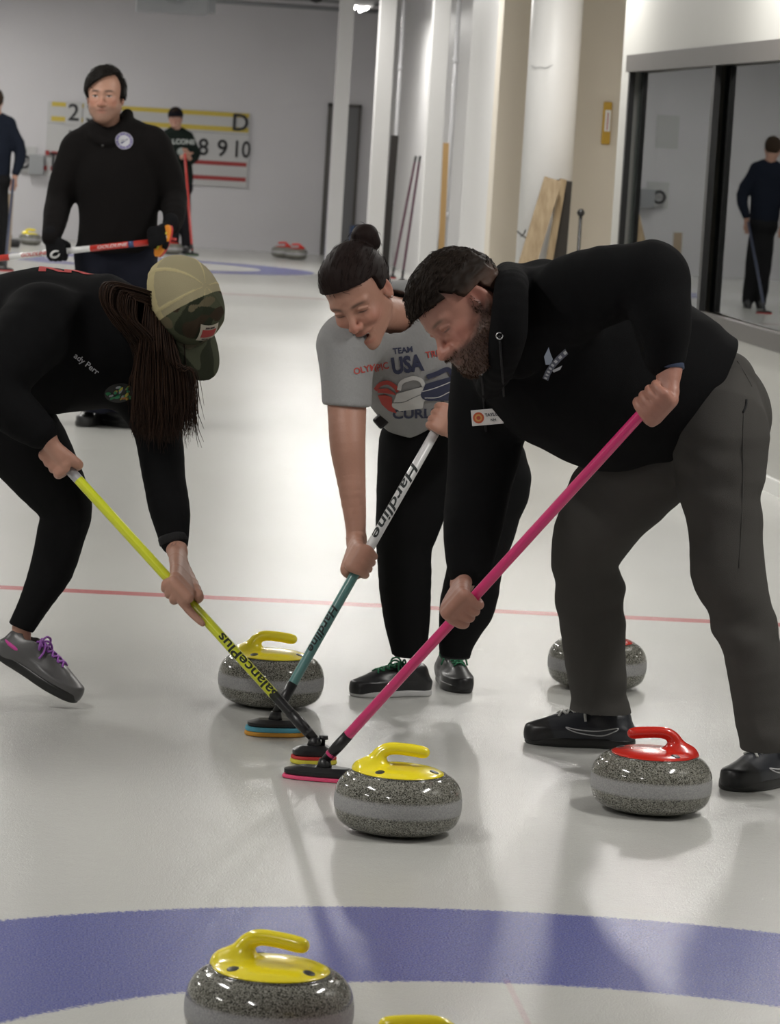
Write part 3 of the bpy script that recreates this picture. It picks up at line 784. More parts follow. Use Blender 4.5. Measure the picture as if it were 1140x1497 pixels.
def shoe(o, fwd, size=.285, upper=(.012, .012, .014), sole=(.01, .01, .01), lace=(.5, .5, .5), toe=None, parent=None, pitch=0.0, collar=True, name='shoe', swoosh=None, high=.0, lace_r=.0026, tongue=None, side=1, sole_h=.027):
    """o: point under the middle of the sole; fwd: world direction the toe points"""
    f = nrm(fwd); up = nrm(V(0, 0, 1)-f*f[2]); r = np.cross(f, up); R = np.stack([r, f, up], 1); k = size/.285
    F = Field(V(-.07, -.17, -.01), V(.07, .17, .14), .0026)
    base = [V(0, -.103, 0), V(0, -.03, 0), V(0, .05, 0), V(0, .105, 0)]; rad = [.034, .034, .046, .036]
    F2 = Field(V(-.07, -.17, -.01), V(.07, .17, .14), .0026)
    def flat_chain(FF, pad, z0, z1, rnd=.006):
        Q = spline([np.append(p, q) for p, q in zip(base, rad)], 5)
        def fn(P):
            d = np.full(P.shape[:-1], 9.0); X = P.copy(); X[..., 2] = 0; X[..., 0] -= .006*np.sin((X[..., 1]+.05)*12)
            for i in range(len(Q)-1):
                a, b = Q[i], Q[i+1]; d = smin(d, cone(X, V(a[0], a[1], 0), V(b[0], b[1], 0), a[3]+pad, b[3]+pad), .01)
            zz = np.abs(P[..., 2]-(z0+z1)/2)-(z1-z0)/2
            return smax(d, zz, .008)
        FF.add(fn)
    flat_chain(F2, .002, 0.0, sole_h)
    flat_chain(F, -.003, .012, .045)
    F.chain([V(0, -.100, .045), V(0, -.095, .075+high)], [.030, .029], .03, 1)
    F.chain([V(0, -.085, .05), V(0, -.03, .062), V(0, .03, .050), V(0, .085, .034), V(0, .115, .026)], [.034, .036, .038, .034, .028], .025, 4)
    F.chain([V(0, -.06, .065), V(0, -.045, .092+high)], [.034, .033], .02, 1)
    F.cut(lambda P: P[..., 2]-(.098+high)+.18*(P[..., 1]+.02), None, 0, .006)
    F.sub(lambda P: cone(P, V(0, -.065, .075+high), V(0, -.055, .13+high), .026, .03), V(0, -.06, .1+high), .08, .004)
    F.cut(lambda P: .010-P[..., 2])
    n = vnoise(8, 120); F.disp(lambda P: .0008*n(P))
    root = empty(name, (0, 0, 0)); root.parent = parent; root.location = (np.asarray(o)-wloc(parent)) if parent is not None else o
    v, fc = F.mesh(1); col = np.tile(np.array(upper, float)[None], (len(v), 1))
    if toe is not None: col = mixc(col, toe, sstep(v[:, 1]-.4*(v[:, 2]-.02), .068, .074))
    vw = np.asarray(o)+(v*k)@R.T
    mesh_np('upper', vw, fc, MT['shoe'], root, colors=col)
    bv = BVHTree.FromPolygons(v.tolist(), fc.tolist())
    v2, f2 = F2.mesh(1); mesh_np('sole', np.asarray(o)+(v2*k)@R.T, f2, MT['shoe'], root, colors=np.tile(np.array(sole, float)[None], (len(v2), 1)))
    def top(x, y, lift=.002):
        h_ = bv.ray_cast(Vector((x, y, .3)), Vector((0, 0, -1)))
        return V(x, y, (h_[0][2] if h_[0] is not None else .06)+lift)
    g = Geo()
    for i in range(5):
        y = .062-i*.020; wv_ = .020
        for sx in (-1, 1):
            g.tube([top(-sx*wv_, y), top(-sx*wv_*.4, y-.006, .004), top(sx*wv_*.4, y-.013, .004), top(sx*wv_, y-.019)], lace_r, 6)
    yk = -.032; kz = top(0, yk, .006)
    for sx in (-1, 1):
        g.tube(spline([kz, kz+V(sx*.022, .004, .014), kz+V(sx*.046, .012, .006), kz+V(sx*.040, .016, -.012), kz+V(sx*.016, .01, -.004), kz], 5), lace_r, 6)
        g.tube(spline([kz, kz+V(sx*.018, .018, .006), kz+V(sx*.036, .030, -.012), kz+V(sx*.044, .028, -.034)], 5), lace_r, 6)
    g.tube([kz-V(.006, 0, 0), kz+V(.006, 0, 0)], .005, 8)
    lw = Geo(); lw.v = [np.asarray(o)+(R@(p*k)) for p in g.v]; lw.f = g.f
    m = MT.setdefault('lace%s' % (str(lace)), mat('lace', lace, .8)); lw.obj('laces', m, root)
    if swoosh is not None:
        for sx in (-1, 1):
            g = Geo(); path = spline([V(0, -.085, .050), V(0, -.045, .034), V(0, .015, .040), V(0, .045, .052), V(0, .01, .047), V(0, -.035, .046), V(0, -.085, .056), V(0, -.085, .050)], 6)
            pp = []
            for p in path:
                h_ = bv.ray_cast(Vector((sx*.2, p[1], p[2])), Vector((-sx, 0, 0)))
                pp.append(V(h_[0][0] if h_[0] is not None else sx*.04, p[1], p[2])+V(sx*.0006, 0, 0))
            g.tube(pp, .0016, 6); g.v = [np.asarray(o)+(R@(p*k)) for p in g.v]
            g.obj('side_stripe', MT.setdefault('swoosh', mat('silver_trim', swoosh, .4)), root)
    return root

def garment(name, F, parent, col, fold=.004, fscale=22, seed=3, stretch=(1, 1, 1), material=None, smooth=2, cfun=None, fine=.0012):
    n1 = vnoise(seed, fscale, 8, stretch); n2 = vnoise(seed+1, fscale*2.7, 8, stretch)
    F.disp(lambda P: fold*(np.abs(n1(P))*2.2-.8)*1.0+fold*.35*n2(P), .04)
    v, fc = F.mesh(smooth)
    c = np.tile(np.array(col, float)[None], (len(v), 1))
    if cfun is not None: c = cfun(v, c)
    o = mesh_np(name, v, fc, material or MT['cloth'], parent, colors=c)
    return o, (v, fc)

# ---- lettering and marks
def text_geo(s, size=.1, bold=0.0, cuts=None, shear=0.0, center=True, sx=1.0):
    cu = bpy.data.curves.new('lettering', 'FONT'); cu.body = s; cu.size = size; cu.offset = bold; cu.shear = shear
    cu.align_x = 'CENTER' if center else 'LEFT'; cu.align_y = 'CENTER' if center else 'BOTTOM'; cu.resolution_u = 3
    ob = bpy.data.objects.new('lettering', cu); COL.objects.link(ob)
    dg = bpy.context.evaluated_depsgraph_get(); dg.update()
    me = bpy.data.meshes.new_from_object(ob.evaluated_get(dg)); bpy.data.objects.remove(ob); bpy.data.curves.remove(cu)
    bm = bmesh.new(); bm.from_mesh(me); bpy.data.meshes.remove(me)
    for v in bm.verts: v.co.x *= sx
    return cut_bm(bm, cuts)
def cut_bm(bm, cuts):
    bmesh.ops.triangulate(bm, faces=bm.faces)
    if cuts and len(bm.verts):
        for ax in (0, 1):
            lo = min(v.co[ax] for v in bm.verts); hi = max(v.co[ax] for v in bm.verts)
            x = lo+cuts
            while x < hi:
                co = [0, 0, 0]; no = [0, 0, 0]; co[ax] = x; no[ax] = 1
                bmesh.ops.bisect_plane(bm, geom=bm.verts[:]+bm.edges[:]+bm.faces[:], plane_co=co, plane_no=no); x += cuts
        bmesh.ops.triangulate(bm, faces=bm.faces)
    bm.verts.index_update()
    uv = np.array([[v.co.x, v.co.y] for v in bm.verts]) if len(bm.verts) else np.zeros((0, 2)); fs = [tuple(v.index for v in f.verts) for f in bm.faces]
    bm.free(); return uv, fs
def poly_geo(pts, cuts=None):
    bm = bmesh.new(); bm.faces.new([bm.verts.new((x, y, 0)) for x, y in pts]); return cut_bm(bm, cuts)
def ell_poly(cx, cy, rx, ry, n=28, rot=0.0, a0=0, a1=360):
    out = []
    for k in range(n+(a1-a0 < 360)):
        a = math.radians(a0+(a1-a0)*k/n); x, y = rx*math.cos(a), ry*math.sin(a)
        out.append((cx+x*math.cos(rot)-y*math.sin(rot), cy+x*math.sin(rot)+y*math.cos(rot)))
    return out
def ring_geo(cx, cy, r1, r2, n=32):
    vs = []; fs = []
    for k in range(n):
        a = 2*math.pi*k/n; vs += [(cx+r1*math.cos(a), cy+r1*math.sin(a)), (cx+r2*math.cos(a), cy+r2*math.sin(a))]
    for k in range(n):
        j = (k+1) % n; fs.append((2*k, 2*j, 2*j+1, 2*k+1))
    return np.array(vs), fs
def decal(name, items, O, ex, ey, bvh, parent, off=.0016):
    """items: [(uv, faces, colour)], laid on the surface found along the normal of the (ex,ey) frame"""
    ex = nrm(ex); ey = nrm(ey-ex*np.dot(ex, ey)); n = np.cross(ex, ey)
    vs = []; fs = []; cs = []; layer = 0
    for uv, f, col in items:
        o = len(vs)
        for u, v_ in uv:
            p = O+ex*u+ey*v_
            if bvh is not None:
                h_ = bvh.ray_cast(Vector(p+n*.25), Vector(-n), .6)
                if h_[0] is None: h_ = bvh.find_nearest(Vector(p))
                q = np.array(h_[0]); q = q+n*(off+layer*.0004)
            else: q = p+n*(off+layer*.0004)
            vs.append(q); cs.append(col)
        fs += [tuple(i+o for i in t) for t in f]; layer += 1
    if not vs: return None
    o = mesh_np(name, np.array(vs), fs, MT['print'], parent, smooth=True, colors=np.array(cs))
    return o
def wrap_text(name, s, A, B, r, pos, size, col, face_dir, parent, up_sign=1, bold=.0, shear=0.2, sx=1.0):
    """lettering running along a shaft A->B, centred on distance pos from A, facing face_dir"""
    A = np.asarray(A); d = nrm(B-A); nrml = nrm(face_dir-d*np.dot(face_dir, d)); t = np.cross(nrml, d)*up_sign
    uv, f = text_geo(s, size, bold, .004, shear, sx=sx)
    vs = []
    for u, v_ in uv:
        th = v_/r; vs.append(A+d*(pos+u*1)+(nrml*math.cos(th)+t*math.sin(th))*(r+.0006))
    if np.isscalar(col) is False: c = np.tile(np.array(col, float)[None], (len(vs), 1))
    return mesh_np(name, np.array(vs), f, MT['print'], parent, smooth=False, colors=c)
# ------------------------------------------------------------------ brooms
MT['sh_yellow'] = mat('yellow_shaft', (.58, .62, .02), .3, coat=.3)
MT['sh_pink'] = mat('pink_shaft', (.62, .03, .16), .3, coat=.3)
MT['sh_white'] = mat('white_shaft', (.62, .62, .62), .3, coat=.3)
MT['sh_teal'] = mat('teal_shaft', (.10, .24, .23), .3, coat=.3)
MT['sh_red'] = mat('red_shaft', (.50, .03, .02), .35, coat=.3)
MT['sh_black'] = mat('black_shaft', (.012, .012, .013), .35)
MT['sh_silver'] = mat('silver_shaft', (.42, .42, .44), .3, metal=.3)
MT['sh_navy'] = mat('navy_shaft', (.05, .06, .10), .4)
MT['pad_red'] = mat('pad_red', (.5, .03, .03), .6)
MT['pad_yellow'] = mat('pad_yellow', (.62, .55, .05), .7)
MT['pad_blue'] = mat('pad_blue', (.10, .38, .50), .6)
MT['pad_orange'] = mat('pad_orange', (.62, .30, .04), .7)
MT['pad_pink'] = mat('pad_pink', (.75, .07, .18), .6)
MT['white_line'] = mat('white_line', (.7, .7, .7), .6)
def broom(label, top, foot, segs, layers, head_l, head_w, long_dir, r=.0128, head_z=0.0, knob=None, group=None, ferrule=.07):
    """segs: [(fraction from top, material)...]; layers: [(z0,z1,shrink,material,name)...]"""
    top = np.asarray(top, float); foot = np.asarray(foot, float)
    root = empty('curling_broom', foot, label, 'broom', group)
    end = V(foot[0], foot[1], layers[-1][1]+.014); d = nrm(end-top); L = np.linalg.norm(end-top)-.02
    prev = 0
    nseg = len(segs)
    for fr, m in segs:
        g = Geo(); a = top+d*L*prev; b = top+d*L*fr; e = .001 if prev else .004
        g.tube([a, a+d*e, b-d*.0005, b], [r*.6 if prev == 0 else r, r, r, r], 20); g.obj('shaft' if nseg > 1 else 'handle', m, root); prev = fr
    piv = end
    g = Geo(); g.tube([top+d*(L-ferrule), top+d*(L-ferrule*.4), piv], [r*1.08, r*1.12, r*.85], 16)
    g.tube([piv-V(0, 0, .02), piv+V(0, 0, .006)], [.02, .013], 14); g.obj('pivot', MT['black_plastic'], root)
    ld = nrm(V(long_dir[0], long_dir[1], 0)); wd = V(-ld[1], ld[0], 0)
    for z0, z1, sh, m, nm in layers:
        pr = []
        n = 40; vs = []; fs = []
        zz = [z0, z0+.15*(z1-z0), z1-.45*(z1-z0), z1]; ss = [.95, 1, 1, .62 if nm == 'broom_head' else .97]
        for z, s_ in zip(zz, ss):
            for k in range(n):
                a = 2*math.pi*k/n; ca, sa = math.cos(a), math.sin(a); e = 2/2.8
                x = math.copysign(abs(ca)**e, ca)*(head_l/2-sh)*s_; y = math.copysign(abs(sa)**e, sa)*(head_w/2-sh)*s_
                vs.append(V(foot[0], foot[1], 0)+ld*x+wd*y+V(0, 0, z+head_z))
        for i in range(len(zz)-1):
            for k in range(n): fs.append((i*n+k, i*n+(k+1) % n, (i+1)*n+(k+1) % n, (i+1)*n+k))
        fs.append(tuple(range(n))[::-1]); fs.append(tuple(len(zz)*n-n+k for k in range(n)))
        o = mesh_np(nm, vs, fs, m, root, smooth=False)
    if knob is not None:
        g = Geo(); k = V(foot[0], foot[1], 0)+ld*knob[0]+wd*knob[1]+V(0, 0, layers[-1][1])
        g.tube([k, k+V(0, 0, .014), k+V(0, 0, .015), k+V(0, 0, .024)], [.005, .005, .012, .011], 14); g.obj('knob', MT['black_plastic'], root)
    return root
def on(A, B, px):                     # point of the segment A-B that shows at picture column px
    A = np.asarray(A); B = np.asarray(B); lo, hi = 0.0, 1.0
    f = lambda t: 570+F_PX*((A+(B-A)*t-CAM)@RT)/((A+(B-A)*t-CAM)@FW)-px
    s = f(0) > 0
    for _ in range(40):
        m = (lo+hi)/2
        if (f(m) > 0) == s: lo = m
        else: hi = m
    return A+(B-A)*lo
# pink broom (man in grey trousers)
PK_foot = atz(474, 1119, 0.035); PK_foot[2] = .046; PK_top = at(962, 578, 2.86)
pk = broom('bright pink curling broom swept by the bearded man in the black hoodie', PK_top, PK_foot,
      [(.04, MT['sh_pink']), (.36, MT['sh_pink']), (.62, MT['sh_pink']), (1, MT['sh_pink'])],
      [(.001, .010, .0, MT['pad_pink'], 'pad'), (.010, .032, .004, MT['black_plastic'], 'broom_head')], .20, .075, E1+V(0, -.12, 0))
# yellow broom (woman in the cap)
YL_foot = atz(459, 1098, 0.03); YL_foot[2] = .059; YL_top = at(88, 672, 3.72)
yl = broom('fluorescent yellow curling broom held by the woman in the camouflage cap', YL_top, YL_foot,
      [(.075, MT['sh_silver']), (.86, MT['sh_yellow']), (1, MT['sh_black'])],
      [(.001, .012, .0, MT['pad_yellow'], 'pad'), (.012, .020, .001, MT['pad_red'], 'pad_holder'), (.020, .045, .004, MT['black_plastic'], 'broom_head')], .115, .07, E1+V(0, .25, 0), knob=(.022, -.0))
wrap_text('shaft_lettering', 'BalancePlus', YL_foot, YL_top, .0128, np.linalg.norm(on(YL_foot, YL_top, 364)-YL_foot), .036, (.015, .02, .01), E3+E1*.15, yl, bold=.0007, shear=0, sx=1.3)
# white and teal broom
TL_foot = atz(402, 1058, 0.03); TL_foot[2] = .056; TL_top = at(655, 598, 4.02)
tl = broom('white and teal curling broom held by the woman in the grey shirt', TL_top, TL_foot,
      [(.50, MT['sh_white']), (.97, MT['sh_teal']), (1, MT['sh_black'])],
      [(.001, .012, .0, MT['pad_orange'], 'pad'), (.012, .024, .001, MT['pad_blue'], 'pad_holder'), (.024, .042, .006, MT['black_plastic'], 'broom_head')], .155, .08, E1+V(0, .2, 0))
for t_, px_, sz, sq in (('Hardline', 579, .046, 1.75), ('Hardline', 473, .036, 1.35)):
    wrap_text('shaft_lettering', t_, TL_top, TL_foot, .0128, np.linalg.norm(on(TL_top, TL_foot, px_)-TL_top), sz*.8, (.015, .02, .02), E3+E1*-.3, tl, bold=.0006, shear=.25, sx=sq)

# ------------------------------------------------------------------ man in black hoodie and grey trousers
def man_sweeper():
    ft = atz(1000, 1120); P = empty('person', (ft[0], ft[1], 0), 'bearded man in black hoodie and grey trousers bending over his pink broom', 'person')
    f = idir(-.62, -.68, .39); u = idir(-.70, .70, .10)
    hc = at(675, 452, 3.02)
    skin = SKIN*V(.86, .72, .71)
    hd = head(hc, f, u, 1.06, skin, beard=1.0, beard_col=(.045, .025, .016), ear=1.3, neck=at(770, 470, 3.25), neck_r=.068, eyes=False, brow=(.09, .05, .03))
    # hands
    d = nrm(PK_foot-PK_top)
    Su = PK_top+d*.012; Sl = on(PK_top, PK_foot, 680)
    W1 = at(978, 540, 2.885); El1 = at(966, 430, 2.94)
    h1 = grip_hand(Su, d, idir(.80, .10, .6), W1, 1.04, skin, elbow=El1, arm_r=(.030, .036))
    W2 = at(676, 852, 3.36); El2 = at(700, 700, 3.46)
    h2 = grip_hand(Sl, d, idir(-.75, .25, .6), W2, 1.04, skin, elbow=El2, arm_r=(.031, .038))
    # rest of the body under the clothes
    B = Field(at(640, 1180, 2.9)-V(.1, .5, .1), at(1180, 380, 3.7)+V(.25, .5, .1), .012)
    B.chain([at(770, 470, 3.25), at(850, 530, 3.33), at(950, 560, 3.35), at(1030, 600, 3.35)], [.05, .12, .12, .10], .03, 3)
    B.chain([at(800, 470, 3.15), at(955, 405, 2.96), W1], [.04, .035, .026], .03, 3); B.chain([at(735, 520, 3.45), at(702, 680, 3.46), W2], [.04, .035, .026], .03, 3)
    B.chain([at(1050, 640, 3.25), at(1062, 800, 3.21), at(1078, 884, 3.2), at(1114, 1028, 3.2), at(1126, 1062, 3.2)], [.07, .055, .045, .034, .03], .03, 3); B.chain([at(985, 640, 3.42), at(895, 735, 3.5), at(862, 850, 3.62), at(869, 940, 3.68), at(878, 1030, 3.72)], [.07, .055, .045, .038, .03], .03, 3)
    bv, bf = B.mesh(0); bd = (bv, bf, np.tile(skin[None], (len(bv), 1)))
    v, fc, cc = merge([hd, h1, h2, bd]); mesh_np('body', v, fc, MT['skin'], P, colors=cc)
    hv = hairdo(hc, f, u, 1.06, thick=.019, front=.052, col=(.012, .0075, .005), seed=4, spiky=.0035, lump=.005, side_low=.020, back_low=-.02, fade_col=(.075, .042, .030))
    hair_mesh(hv, P, 1500, lambda p, n_: nrm(f*.9-u*.3+n_*.05), .020, .0007, 9, (.012, .0075, .005), jit=.10, keep=lambda a: (np.abs((a-hc)@np.cross(f, u)) < .056) | ((a-hc)@u > .075))
    beard_mesh(hd, hc, f, u, 1.06, P, 1900, (.050, .028, .018))
    # hoodie
    K = (.0055, .0055, .006)
    F = Field(at(620, 900, 2.75)-V(.02, .05, 0), at(1100, 340, 3.75)+V(.05, .1, .02), .0048)
    F.chain([at(752, 465, 3.28), at(805, 512, 3.30), at(862, 536, 3.33), at(930, 548, 3.35), at(1000, 566, 3.35), at(1040, 580, 3.35)], [.125, .195, .225, .215, .165, .150], .03, 4)
    F.chain([at(855, 630, 3.30), at(905, 640, 3.32)], [.07, .07], .05, 1)
    nw = idir(.84, -.42, .0); P0 = at(1036, 590, 3.3)
    F.cut(lambda P_: ((P_-P0)@nw), None, 0, .012)
    F.chain([at(785, 468, 3.16), at(860, 425, 3.02), at(955, 404, 2.93)], [.105, .090, .076], .05, 4)
    F.chain([at(955, 404, 2.93), at(966, 460, 2.90), at(970, 505, 2.90), at(972, 522, 2.90)], [.074, .066, .050, .043], .02, 4)
    F.chain([at(735, 515, 3.45), at(712, 610, 3.47), at(702, 690, 3.46), at(692, 770, 3.40), at(686, 832, 3.36)], [.115, .095, .080, .068, .056], .05, 4)
    # hood bunched round the neck
    F.chain([at(716, 566, 3.14), at(735, 528, 2.99), at(743, 480, 2.93), at(746, 430, 2.95), at(748, 408, 3.05), at(742, 404, 3.2)], [.034, .036, .036, .034, .030, .036], .02, 4)
    F.chain([at(758, 530, 3.10), at(762, 480, 3.07), at(768, 425, 3.12)], [.045, .05, .05], .03, 4)
    F.chain([at(790, 420, 3.20), at(830, 425, 3.25)], [.06, .05], .04, 1)
    F.sub(lambda P_: cone(P_, at(655, 480, 3.05), at(712, 470, 3.12), .10, .075), at(690, 480, 3.1), .18, .015)
    o, (v, fc) = garment('hoodie', F, P, K, fold=.009, fscale=15, seed=11)
    bvh = BVHTree.FromPolygons(v.tolist(), fc.tolist())
    # cuffs
    for a, b, r1 in ((at(968, 508, 2.90), at(972, 526, 2.90), .044), (at(688, 822, 3.365), at(683, 840, 3.36), .049)):
        g = Geo(); g.tube([a, a+(b-a)*.2, b-(b-a)*.1, b], [r1*.98, r1*1.06, r1*1.03, r1*.9], 28, caps=True); o2 = g.obj('cuff', MT.setdefault('rib', mat('black_rib', (.007, .007, .008), .9, bump=.3, bscale=300)), P)
    # chest logo: grey blue bird shape under a curved banner
    def L(x, y): return ((x-808)/615.0, -(y-528)/615.0)
    it = []
    GB = (.36, .42, .52); GD = (.12, .13, .17); WH = (.55, .57, .60)
    it.append(poly_geo([L(799, 532), L(796, 521), L(802, 508), L(805, 516), L(809, 524), L(806, 532)], .006)+(GB,))
    it.append(poly_geo([L(808, 540), L(815, 537), L(823, 533), L(820, 539), L(811, 543)], .006)+(WH,))
    ban = [L(795, 551), L(799, 541), L(806, 530), L(815, 520), L(826, 510)]; ban2 = [L(831, 517), L(821, 526), L(812, 536), L(806, 546), L(803, 555)]
    it.append(poly_geo(ban+ban2, .006)+(GD,))
    mid = spline([V(*L(799, 552), 0), V(*L(804, 541), 0), V(*L(812, 529), 0), V(*L(828, 514), 0)], 5)
    for k in range(len(mid)-1):
        if k % 2 == 0:
            a, b = mid[k][:2], mid[k+1][:2]; nn = V(-(b-a)[1], (b-a)[0]); nn = nn/np.linalg.norm(nn)*.0035; it.append((np.array([a+nn, b+nn, b-nn, a-nn]), [(0, 3, 2, 1)], WH))
    decal('chest_logo', it, at(808, 528, 3.05), E1, E2, bvh, P)
    # name tag with emblem
    tg = [(np.array([(-.037, -.018), (.037, -.018), (.037, .018), (-.037, .018)]), [(0, 1, 2, 3)], (.62, .60, .58)),
          poly_geo(ell_poly(-.021, 0, .0135, .0135))+((.45, .08, .03),), poly_geo(ell_poly(-.021, 0, .009, .009))+((.55, .28, .08),), poly_geo(ell_poly(-.021, 0, .005, .005))+((.40, .06, .03),)]
    for s_, y, z in (('TAYLOR', .005, .0105), ('NH', -.008, .009)):
        uv, f_ = text_geo(s_, z, .0003); uv = uv+V(.0145, y); tg.append((uv, f_, (.05, .05, .06)))
    hit = bvh.ray_cast(Vector(CAM), Vector(nrm(at(713, 608, 3.2)-CAM))); nt_ = nrm(np.array(hit[1])*.3+E3*.8); nt_ = nt_ if np.dot(nt_, E3) > 0 else -nt_
    ex = nrm(E1+E2*.10); ex = nrm(ex-nt_*np.dot(ex, nt_)); ey_t = np.cross(nt_, ex); O = np.array(hit[0])+nt_*.030+E3*.035
    tag_o = decal('name_tag', tg, O, ex, ey_t, None, P)
    bmx = bmesh.new(); add_box(bmx, (-.038, -.019, -.0035), (.038, .019, 0))
    for vv in bmx.verts: q = O+ex*vv.co.x+ey_t*vv.co.y+nt_*(vv.co.z+.001); vv.co = Vector(q)
    bm_obj('name_tag_back', bmx, MT['white_plastic'], P)
    # hood eyelets and drawstrings
    for (x, y) in ((730, 491), (704, 543)):
        hit = bvh.ray_cast(Vector(CAM), Vector(nrm(at(x, y, 3.2)-CAM)))
        if hit[0] is None: continue
        c = np.array(hit[0])+E3*.003; g = Geo(); g.tube([c+.0075*(E1*math.cos(a)+E2*math.sin(a)) for a in np.linspace(0, 6.28, 17)], .0018, 6); g.obj('eyelet', MT['chrome'], P)
        pts = [c]
        for k in range(1, 9):
            hit = bvh.ray_cast(Vector(CAM), Vector(nrm(at(x+k*.8, y+k*11, 3.2)-CAM)))
            if hit[0] is not None: pts.append(np.array(hit[0])+E3*.004)
        if len(pts) > 3:
            g = Geo(); g.tube(pts, .003, 6); g.obj('drawstring', MT['rib'], P)
    # trousers
    F = Field(at(780, 1110, 3.0)-V(.05, .12, .0), at(1180, 480, 3.85)+V(.08, .18, .04), .0048)
    F.chain([at(985, 590, 3.40), at(1035, 606, 3.38)], [.14, .150], .03, 1)
    near = [(1052, 640, .118), (1052, 711, .094), (1060, 772, .083), (1064, 828, .085), (1078, 884, .078), (1100, 958, .068), (1114, 1028, .066), (1126, 1090, .064)]
    F.chain([at(x, y, 3.25-.06*i/7) for i, (x, y, r_) in enumerate(near)], [r_ for *_, r_ in near], .03, 3)
    F.chain([at(1052, 600, 3.26), at(1060, 560, 3.3)], [.105, .075], .03, 1)
    farl = [(965, 650, 3.42, .125), (935, 690, 3.46, .118), (895, 735, 3.50, .108), (868, 782, 3.56, .094), (856, 826, 3.6, .080), (862, 860, 3.62, .082), (869, 940, 3.68, .076), (877, 1010, 3.72, .071), (882, 1072, 3.74, .076)]
    F.chain([at(x, y, Y_) for x, y, Y_, _ in farl], [r_ for *_, r_ in farl], .03, 3)
    zc1 = at(1126, 1088, 3.22)[2]; zc2 = at(880, 1070, 3.74)[2]
    F.cut(lambda P_: np.where(P_[..., 0] > .75, zc1, zc2)-P_[..., 2], None, 0, .004)
    nk = vnoise(31, 30, 6, (.7, .7, 2.2))
    def knees(P_):
        z = P_[:, 2]; return .018*nk(P_)*(np.exp(-((z-.42)/.07)**2)+np.exp(-((z-.11)/.07)**2)+.7*np.exp(-((z-.75)/.1)**2))
    F.disp(knees, .03)
    GT = (.062, .059, .055)
    o, (tv, tf) = garment('trousers', F, P, GT, fold=.009, fscale=14, seed=21, stretch=(1, 1, .7))
    tb = BVHTree.FromPolygons(tv.tolist(), tf.tolist())
    def stitch(px, name, r=.0022, m='rib'):
        pts = []
        for x, y in px:
            h_ = tb.ray_cast(Vector(CAM), Vector(nrm(at(x, y, 3.2)-CAM)))
            if h_[0] is not None: pts.append(np.array(h_[0])+E3*.0008)
        if len(pts) > 1: g = Geo(); g.tube(spline(pts, 4), r, 6); g.obj(name, MT[m], P)
    MT['seam'] = mat('seam', (.045, .043, .040), .9)
    stitch([(1087, 600), (1086, 640), (1086, 690), (1085, 730), (1083, 780), (1080, 830)], 'side_seam', .0015, 'seam')
    stitch([(1091, 584), (1090, 594), (1086, 603)], 'pocket_slit', .003)
    stitch([(1078, 528), (1090, 548), (1099, 565)], 'pocket_edge', .0015, 'seam')
    # shoes
    shoe(atz(850, 1092)+V(0, 0.02, 0), V(-1, .04, 0), .292, upper=(.020, .022, .028), sole=(.008, .008, .008), toe=(.008, .008, .009), lace=(.5, .5, .48), parent=P, swoosh=(.45, .45, .46), lace_r=.0034, name='left_foot_shoe' if 0 else 'shoe')
    shoe(atz(1106, 1148)+V(0.02, 0.0, 0), V(-.74, -.66, 0), .305, upper=(.020, .022, .028), sole=(.008, .008, .008), toe=(.008, .008, .009), lace=(.5, .5, .48), parent=P, swoosh=(.45, .45, .46), lace_r=.0034)
    # wrist watch
    wd_ = nrm(El1-W1); c = W1+wd_*.010; x, y, _ = frame_for(wd_); g = Geo()
    g.tube([c-wd_*.013, c-wd_*.011, c+wd_*.011, c+wd_*.013], [.032, .0355, .0355, .032], 28); o = g.obj('wrist_band', mat('navy_band', (.03, .045, .09), .5), P)
man_sweeper()
